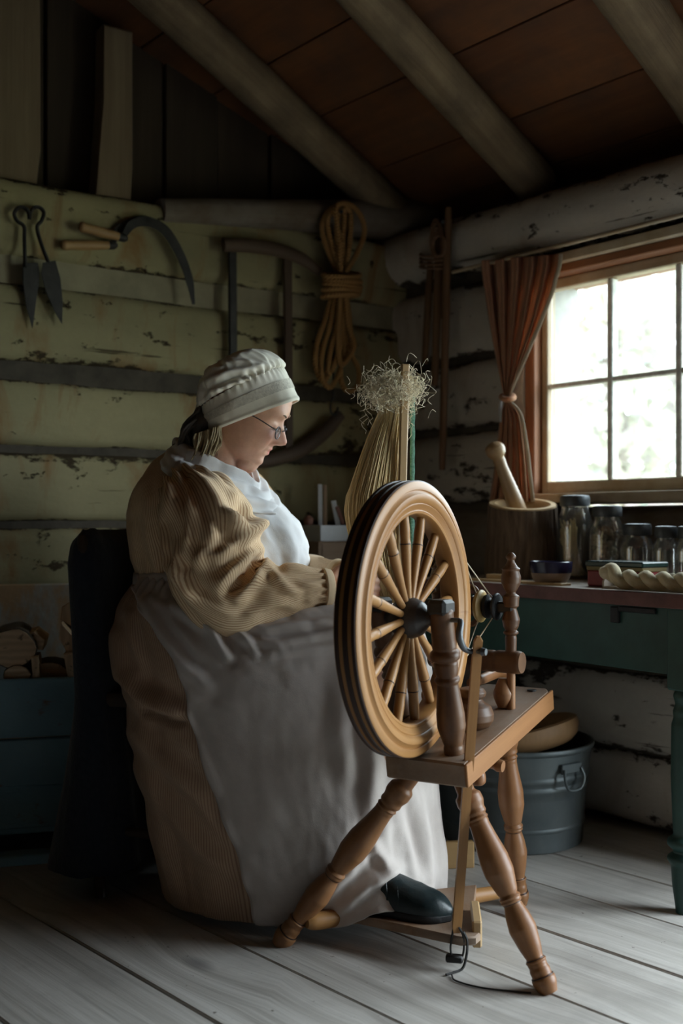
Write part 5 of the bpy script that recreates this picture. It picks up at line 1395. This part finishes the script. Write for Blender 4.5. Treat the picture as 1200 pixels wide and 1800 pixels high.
# ---- body: one continuous figure grown from head, neck, trunk, limbs, hands
def headgeo():
    zk = [-.094, -.088, -.078, -.066, -.05, -.03, 0, .03, .06, .09, .112, .124, .129]
    fk = [.045, .066, .0815, .0875, .0895, .0915, .0885, .0865, .0905, .082, .058, .03, .004]
    wk = [.012, .024, .036, .046, .0545, .061, .067, .0705, .073, .067, .05, .028, .004]
    bk = [.01, .005, -.01, -.03, -.05, -.07, -.092, -.102, -.104, -.092, -.068, -.04, -.006]
    m, n = 150, 160
    z = np.linspace(zk[0], zk[-1], m); f = np.interp(z, zk, fk); w = np.interp(z, zk, wk); b = np.interp(z, zk, bk)
    f, w, b = (smooth1(q, 6) for q in (f, w, b))
    th = np.linspace(0, 2 * np.pi, n, endpoint=False); c, s = np.cos(th), np.sin(th)
    x0 = ((f * .25 + b * .0))[:, None]
    X = np.where(c > 0, x0 + (f[:, None] - x0) * np.abs(c) ** .86, x0 + (b[:, None] - x0) * np.abs(c) ** .9)
    Y = w[:, None] * np.sign(s) * np.abs(s) ** .86
    Z = z[:, None] + 0 * X
    fr = np.clip(c, 0, 1)[None] ** .5
    def gz(z0, sz): return np.exp(-((Z - z0) / sz) ** 2)
    def gy(y0, sy): return np.exp(-((np.abs(Y) - y0) / sy) ** 2)
    na = np.interp(z, [-.024, -.0175, -.013, -.006, 0, .008, .018, .03, .042], [0, .007, .020, .0295, .0315, .026, .017, .007, 0])
    ns = np.interp(z, [-.02, -.006, .01, .03], [.0135, .0125, .0095, .0085])
    X = X + fr * na[:, None] * np.exp(-(np.abs(Y) / ns[:, None]) ** 2.2)
    X = X + fr * .0085 * gz(-.008, .0075) * gy(.0135, .0055)                 # nostril wings
    X = X - fr * .0085 * gz(.031, .014) * gy(.031, .016)                     # eye sockets
    X = X + fr * .0075 * gz(.0275, .0085) * gy(.031, .0125)                  # lids over the eyes
    X = X - fr * .0025 * gz(.0195, .003) * gy(.031, .012)
    X = X + fr * .0045 * gz(.049, .008) * gy(.026, .02)                      # brows
    X = X + fr * (.0050 * gz(-.0295, .0042) * gy(0, .019) + .0048 * gz(-.0425, .0045) * gy(0, .018))   # lips
    X = X - fr * .0040 * gz(-.0362, .0018) * gy(0, .022)
    X = X - fr * .0042 * gz(-.053, .005) * gy(0, .02)
    X = X + fr * .0050 * gz(-.070, .010) * gy(0, .018)                       # chin
    X = X + fr * .0055 * gz(-.005, .018) * gy(.040, .017)                    # cheeks
    X = X - fr * .0040 * np.exp(-((np.abs(Y) - (.019 + (-.012 - Z) * .45)) / .0038) ** 2) * np.exp(-((Z + .028) / .017) ** 2)
    Y = Y + np.sign(Y) * (.004 * gz(-.052, .014) * np.exp(-((X - .045) / .02) ** 2))   # jowl
    P = HO + X[..., None] * HF + Y[..., None] * HL + Z[..., None] * HU
    g = sgeo(P, True, True, True)
    return g
def limb(pts, rad, n=20, s=30): return tube(np.array(pts, float), rad, n, s)
parts = [headgeo()]
nb, nt_ = hl(-.022, 0, -.055), V3(-.334, 2.505, .985)
parts.append(limb([hl(-.02, 0, -.01), hl(-.018, 0, -.055), hp(385, 820), hp(368, 850), V3(-.325, 2.51, .93)], [.05, .052, .054, .060, .075], 28, 40))
parts.append(blob(hp(432, 815), (.030, .035, .022), 16, 20))                 # soft under the chin
parts.append(tube([V3(-.325, 2.51, .95), V3(-.32, 2.505, .90), V3(-.305, 2.50, .82), V3(-.295, 2.50, .74), V3(-.29, 2.50, .66), V3(-.285, 2.5, .56), V3(-.285, 2.5, .50)], [.08, .125, .15, .155, .15, .16, .12], 32, 50))
for sg, sh, el, wr in ((1, V3(-.33, 2.385, .868), V3(-.245, 2.255, .685), V3(-.035, 2.279, .691)), (-1, V3(-.29, 2.615, .868), V3(-.20, 2.665, .70), V3(-.005, 2.455, .706))):
    parts.append(limb([V3(-.32, 2.5, .86), sh, (sh + el) / 2, el, (el + wr) / 2, wr], [.06, .055, .047, .042, .036, .024], 20, 44))
parts.append(limb([V3(-.27, 2.42, .53), V3(-.05, 2.30, .52), V3(.06, 2.255, .49), V3(.075, 2.24, .30), V3(.035, 2.22, .135), V3(.04, 2.175, .105)], [.085, .075, .06, .048, .034, .032], 20, 50))
parts.append(limb([V3(-.27, 2.58, .53), V3(-.05, 2.52, .52), V3(.06, 2.50, .48), V3(.04, 2.49, .30), V3(.0, 2.48, .11), V3(.02, 2.47, .06)], [.085, .075, .06, .048, .034, .032], 20, 50))
parts.append(limb([V3(.04, 2.165, .092), V3(.10, 2.135, .088), V3(.14, 2.115, .085)], [.032, .030, .022], 14, 14))
parts.append(limb([V3(.0, 2.47, .05), V3(.06, 2.455, .045), V3(.12, 2.44, .04)], [.032, .030, .022], 14, 14))
def finger(pts, r0=.0088, r1=.0068): return tube(np.array(pts, float), np.linspace(r0, r1, len(pts)), 10, 16)
# right hand: palm to the left, fingers gathered round the fibre
def hand(W, fwd, up_, lat, tips, knr, thumb):
    g = [tube([W - fwd * .02, W + fwd * .012, W + fwd * .045, W + fwd * .082], [.022, .023, .030, .030], 18, 20, flat=(1.15, .52), up=up_)]
    for (l, b1, b2, b3) in tips:
        k = W + fwd * .080 + lat * l
        g.append(finger([W + fwd * .05 + lat * l * .8, k, k + b1, k + b1 + b2, k + b1 + b2 + b3]))
    g.append(finger([W + fwd * .012 + lat * thumb[0], W + fwd * .030 + lat * thumb[0] * 1.7, W + thumb[1], W + thumb[2]], .0115, .0075))
    return g
f = unit(V3(.98, .12, .04)); lat = UP; upv = unit(V3(.15, -1, 0))
def cl(a, l): return f * math.cos(a) * l + unit(V3(.1, 1, 0)) * math.sin(a) * l
Wr = V3(-.030, 2.280, .692)
parts += hand(Wr, f, upv, lat, [(.024, cl(.3, .036), cl(.9, .022), cl(1.2, .018)), (.008, cl(.5, .040), cl(1.3, .024), cl(1.9, .018)), (-.008, cl(.6, .038), cl(1.5, .023), cl(2.1, .018)), (-.023, cl(.7, .030), cl(1.7, .018), cl(2.3, .015))], 0, (.022, f * .062 + UP * .040 + V3(0, .008, 0), f * .092 + UP * .044 + V3(0, .022, 0)))
f2 = unit(V3(.80, -.55, .15)); n2 = unit(V3(-.5, -.8, 0)); 
def cl2(a, l): return f2 * math.cos(a) * l + n2 * math.sin(a) * l
Wl = V3(-.002, 2.452, .706)
parts += hand(Wl, f2, unit(V3(.55, .83, 0)), UP, [(.024, cl2(.3, .036), cl2(.8, .022), cl2(1.1, .018)), (.008, cl2(.5, .040), cl2(1.2, .024), cl2(1.8, .018)), (-.008, cl2(.6, .038), cl2(1.4, .023), cl2(2., .018)), (-.023, cl2(.7, .030), cl2(1.6, .018), cl2(2.2, .015))], 0, (.022, f2 * .062 + UP * .038 + n2 * .008, f2 * .09 + UP * .044 + n2 * .018))
Vb, Fb, _ = join(*parts)
tmp = bpy.data.meshes.new('body'); tmp.from_pydata(Vb.tolist(), [], [list(map(int, q)) for q in Fb])
bm = bmesh.new(); bm.from_mesh(tmp); bmesh.ops.recalc_face_normals(bm, faces=bm.faces); bm.to_mesh(tmp); bm.free()
to = bpy.data.objects.new('body_tmp', tmp); COL.objects.link(to)
md = to.modifiers.new('r', 'REMESH'); md.mode = 'VOXEL'; md.voxel_size = .0028
bme = bpy.data.meshes.new_from_object(to.evaluated_get(bpy.context.evaluated_depsgraph_get()))
bpy.data.objects.remove(to); bpy.data.meshes.remove(tmp)
bm = bmesh.new(); bm.from_mesh(bme)
for _ in range(2): bmesh.ops.smooth_vert(bm, verts=bm.verts, factor=.5, use_axis_x=True, use_axis_y=True, use_axis_z=True)
bm.to_mesh(bme); bm.free()
nv = len(bme.vertices); co = np.empty(nv * 3, np.float32); bme.vertices.foreach_get('co', co); co = co.reshape(-1, 3).astype(float)
org = V3(-.30, 2.45, .5)
loc = co - HO; hx, hy, hz = loc @ HF, loc @ HL, loc @ HU
bl = np.exp(-((hz + .036) / .0095) ** 4) * np.exp(-(hy / .021) ** 4) * (hx > .083)
bl = np.maximum(bl, .55 * np.exp(-((hz + .002) / .014) ** 2) * np.exp(-(hy / .014) ** 2) * (hx > .095))
bl = np.maximum(bl, .35 * np.exp(-((hz + .004) / .02) ** 2) * np.exp(-((np.abs(hy) - .04) / .018) ** 2) * (hx > .03))
a = bme.attributes.new('rest', 'FLOAT_VECTOR', 'POINT'); a.data.foreach_set('vector', co.astype(np.float32).ravel())
a = bme.attributes.new('blush', 'FLOAT', 'POINT'); a.data.foreach_set('value', bl.astype(np.float32))
bme.vertices.foreach_set('co', (co - org).astype(np.float32).ravel())
bme.polygons.foreach_set('use_smooth', [True] * len(bme.polygons)); bme.materials.clear(); bme.materials.append(M['skin']); bme.update()
body = bpy.data.objects.new('body', bme); place(body, lady, org)
# eyebrows
M['brow'] = plain('eyebrow_hair', (.30, .22, .15), .7, .3, 90, .3)
for sg in (1, -1):
    build('eyebrow', tube([hl(.092, sg * .014, .050), hl(.0895, sg * .026, .054), hl(.079, sg * .040, .052)], [.0022, .0026, .0014], 8, 14, flat=(1, .6)), M['brow'], lady)

for sg in (1, -1):
    build('eyelash', tube([hl(.0870, sg * .019, .0215), hl(.0885, sg * .029, .0190), hl(.0815, sg * .042, .0215)], [.0008, .0012, .0007], 6, 14), M['brow'], lady)

# ---- spectacles
M['wire'] = plain('steel_wire', (.10, .10, .11), .35, .2, 40, .1, .9)
spec = build('spectacles', tube([hl(.099, .0135, .018), hl(.103, .006, .024), hl(.104, 0, .026), hl(.103, -.006, .024), hl(.099, -.0135, .018)], .0011, 8, 20), M['wire'], lady)
for sg in (1, -1):
    cen = hl(.0945, sg * .033, .014); ax = unit(HL * sg * 1.0 - HF * .05); ay = unit(HU - HF * .30)
    th = np.linspace(0, 2 * np.pi, 40, endpoint=False)
    rp = np.array([cen + ax * .0205 * math.cos(t) + ay * .0135 * math.sin(t) for t in th])
    build('rim', tube(rp, .0013, 8, closed=True), M['wire'], spec)
    az = np.cross(ax, ay)
    build('lens', prism([(.0198 * math.cos(t), .0128 * math.sin(t)) for t in th], cen, ax, ay, .0012), M['lens'], spec)
    build('temple', tube([cen + ax * .0205 + ay * .004, hl(.088, sg * .066, .022), hl(.04, sg * .077, .026), hl(-.01, sg * .079, .022)], .0013, 8, 24), M['wire'], spec)

# ---- bonnet
def brings(rs, m, n):
    """rings: front px, back px, half width"""
    a = np.array([np.r_[hp(*F_), hp(*B_), w, e] for F_, B_, w, e in rs]); a = crom(a, m); th = np.linspace(0, 2 * np.pi, n, endpoint=False)
    P = []
    for r in a:
        Fp, Bp = r[:3], r[3:6]; c = (Fp + Bp) / 2; h = (Fp - Bp) / 2
        cc, ss = np.cos(th), np.sin(th); pw = r[7]
        P.append(c + (np.sign(cc) * np.abs(cc) ** pw)[:, None] * h + (np.sign(ss) * np.abs(ss) ** pw * r[6])[:, None] * HL)
    return np.array(P), th
RS = [((525, 705), (362, 765), .083, .90), ((519, 690), (358, 752), .088, .90), ((510, 671), (356, 738), .0915, .90), ((502, 655), (355, 724), .092, .90), ((497, 647), (355, 716), .091, .90)]
Pb, th = brings(RS, 60, 180)
Nb = outward(Pb, normals(Pb, True), Pb.mean((0, 1))); u = np.linspace(0, 1, 60)[:, None]; THb = np.repeat(th[None], 60, 0)
Pb = Pb + Nb * (.0022 * np.sin(THb * 40 + 2 * fbm(np.stack([THb, 0 * THb, 0 * THb], -1), 4)) * np.exp(-((1 - u) / .25) ** 2) + .0030 * fbm(np.stack([THb * 3, u * 2 + 0 * THb, 0 * THb], -1), 14, 2) + .0022 * np.exp(-((u - .07) / .05) ** 2))[..., None]
bon = build('bonnet', sgeo(Pb, True), M['bonnetc'], lady, sharp=None); thick(bon, .0028)
RS2 = [((497.5, 648), (354.5, 717), .0915, .92), ((498, 641), (349, 716), .0955, .92), ((489, 630), (347, 708), .0985, .92), ((470, 619), (348, 692), .094, .92), ((445, 615), (353, 670), .080, .95), ((420, 620), (364, 652), .052, 1.0), ((400, 630), (382, 642), .014, 1.0)]
Pc, th = brings(RS2, 80, 200); Nc = outward(Pc, normals(Pc, True), Pc.mean((0, 1))); u = np.linspace(0, 1, 80)[:, None]; THc = np.repeat(th[None], 80, 0)
gz_ = np.sin(THc * 34 + 3 * fbm(np.stack([THc * 2, u * 1.5 + 0 * THc, 0 * THc], -1), 9))
Pc = Pc + Nc * (.0058 * gz_ * np.exp(-((u - .10) / .17) ** 2) * (.35 + .65 * np.exp(-((np.cos(THc) - .55) / .6) ** 2)) + .007 * (1 - 2 * np.abs(fbm(np.stack([THc * 2.2, u * 2.2 + 0 * THc, 0 * THc], -1), 15, 3))) * np.clip(u * 4, 0, 1) - .004)[..., None]
Pc = folds(Pc, Nc, [([(372, 690), (410, 672), (450, 664), (468, 658)], .008, 5), ([(360, 672), (400, 655), (440, 648), (470, 650)], .008, 6), ([(385, 702), (420, 690), (448, 672)], .007, 4), ([(400, 638), (440, 636), (476, 645)], .006, 5)], (Nc[..., 1] < .2) * 1.0)
build('crown', sgeo(Pc, True, False, True), M['bonnetc'], bon, sharp=None)
# lace insertion round the band
u0 = np.linspace(.34, .56, 8); idx = u0 * 59
lp_ = np.array([Pb[int(i)] * (1 - (i % 1)) + Pb[min(59, int(i) + 1)] * (i % 1) + Nb[int(i)] * .0018 for i in idx])
build('lace_band', sgeo(lp_, True), M['lace'], bon, sharp=None)

# ---- hair below the bonnet
Gs = []
def strand(p, r, n=10): return tube(np.array(p), r, 6, n)
for k in range(170):
    a = RNG.uniform(0, 1); lat = RNG.uniform(-.088, -.050)
    x0 = 358 + 42 * a; ph = RNG.uniform(0, 6.28); cu_ = RNG.uniform(3, 9)
    pts = [hp(x0 + cu_ * math.sin(ph + q * 3.6) * q - 4 * q, 760 - 14 * a + (46 + 8 * math.sin(ph)) * q, lat + .010 * q * math.cos(ph + q * 3)) for q in np.linspace(0, 1, 7)]
    Gs.append(strand(pts, [.0016, .0021, .0022, .0021, .0018, .0014, .0007], 14))
hair = build('hair', join(*Gs), M['hairb'], lady, sharp=None)
Gs = []
for k in range(110):
    a = RNG.uniform(0, 1); lat = RNG.uniform(-.07, .07)
    pts = [hp(362 - 8 * a, 712 + 36 * a, lat), hp(343 - 12 * RNG.uniform(0, 1), 742 + 14 * a, lat * 1.05), hp(334 + RNG.normal() * 6, 768 + 8 * a, lat), hp(318 + 20 * a + RNG.normal() * 5, 790 + RNG.normal() * 6, lat * .9)]
    Gs.append(strand(pts, [.0035, .0042, .0036, .0010]))
build('back_hair', join(*Gs), M['hairg'], hair, sharp=None)
build('hair_mass', blob(hp(360, 752), (.040, .066, .052), 18, 24, noise=.25, ns=10, seed=3), M['hairg'], hair)

# ---- kerchief round the neck and shoulders
KS = [((440, 832), (322, 776), .060, 1.0), ((448, 836), (312, 778), .078, 1.0), ((462, 848), (300, 788), .112, .95), ((480, 872), (290, 800), .148, .95), ((492, 900), (284, 812), .160, .95)]
Pk, th = brings(KS, 50, 160); Nk = outward(Pk, normals(Pk, True), V3(-.32, 2.5, .8)); u = np.linspace(0, 1, 50)[:, None]; THk = np.repeat(th[None], 50, 0)
# the front drops to a V
vv = np.exp(-(np.minimum(THk, 2 * np.pi - THk) / .50) ** 2)
Pk[..., 2] -= .030 * vv * (1 - u) ** .7
Pk = Pk + Nk * (.005 * np.sin(u * 24 + 2 * fbm(np.stack([THk * 1.5, u + 0 * THk, 0 * THk], -1), 3)) * (.3 + .7 * (np.cos(THk) > -.5)) + .006 * fbm(np.stack([THk * 3, u * 2 + 0 * THk, 0 * THk], -1), 33, 3) + .012 * np.sin(np.pi * np.clip(u * 2.4, 0, 1)))[..., None]
thick(build('kerchief', sgeo(Pk, True), M['linen'], lady, sharp=None), .003)

# ---- shoes
def shoe(heel, toe, z0):
    f = unit(toe - heel); s = np.cross(UP, f); L = np.linalg.norm(toe - heel)
    t = np.linspace(0, 1, 46); m = len(t); n = 40; th = np.linspace(0, 2 * np.pi, n, endpoint=False)
    wid = np.interp(t, [0, .04, .15, .35, .55, .72, .86, .95, 1], [.006, .024, .033, .033, .039, .044, .040, .026, .006])
    hgt = np.interp(t, [0, .05, .2, .38, .5, .65, .8, .92, 1], [.03, .05, .060, .066, .062, .050, .040, .030, .011])
    wid, hgt = smooth1(wid, 3), smooth1(hgt, 3); P = []
    for i in range(m):
        c, sn = np.cos(th), np.sin(th)
        zz = np.where(sn > 0, sn ** .8 * hgt[i] if False else np.abs(sn) ** .8 * hgt[i], -np.abs(sn) ** .5 * .004)
        P.append(heel + f * t[i] * L + (np.sign(c) * np.abs(c) ** .75 * wid[i])[:, None] * s + (z0 + .013 + zz)[:, None] * UP)
    P = np.array(P); P[..., 2] += .0018 * fbm(P * 70, 3, 2) * (P[..., 2] > z0 + .03)
    o = build('shoe', sgeo(P, True, True, True), M['shoe'], lady, sharp=None)
    so = [(l * L, w_) for l, w_ in zip(t, wid * 1.07)]; pol = so + [(a, -b) for a, b in so[::-1]]
    build('sole', prism(pol, heel + UP * (z0 + .007), f, s, .014, .002), M['sole'], o)
    # top line of the vamp and two stitched creases
    for tt, hh in ((.50, 1.02), (.60, 1.01)):
        i = int(tt * 45); a_ = np.linspace(.15, math.pi - .15, 16)
        pts = [heel + f * (tt + .03 * math.cos(2 * q)) * L + s * math.cos(q) * wid[i] * 1.02 + UP * (z0 + .013 + math.sin(q) ** .8 * hgt[i] * hh) for q in a_]
        build('seam', tube(pts, .0022 if tt < .55 else .0012, 6, 30), M['shoe'], o)
    return o
shoe(V3(-.015, 2.19, 0), V3(.213, 2.075, 0), .063)
shoe(V3(-.06, 2.47, 0), V3(.18, 2.42, 0), .0)
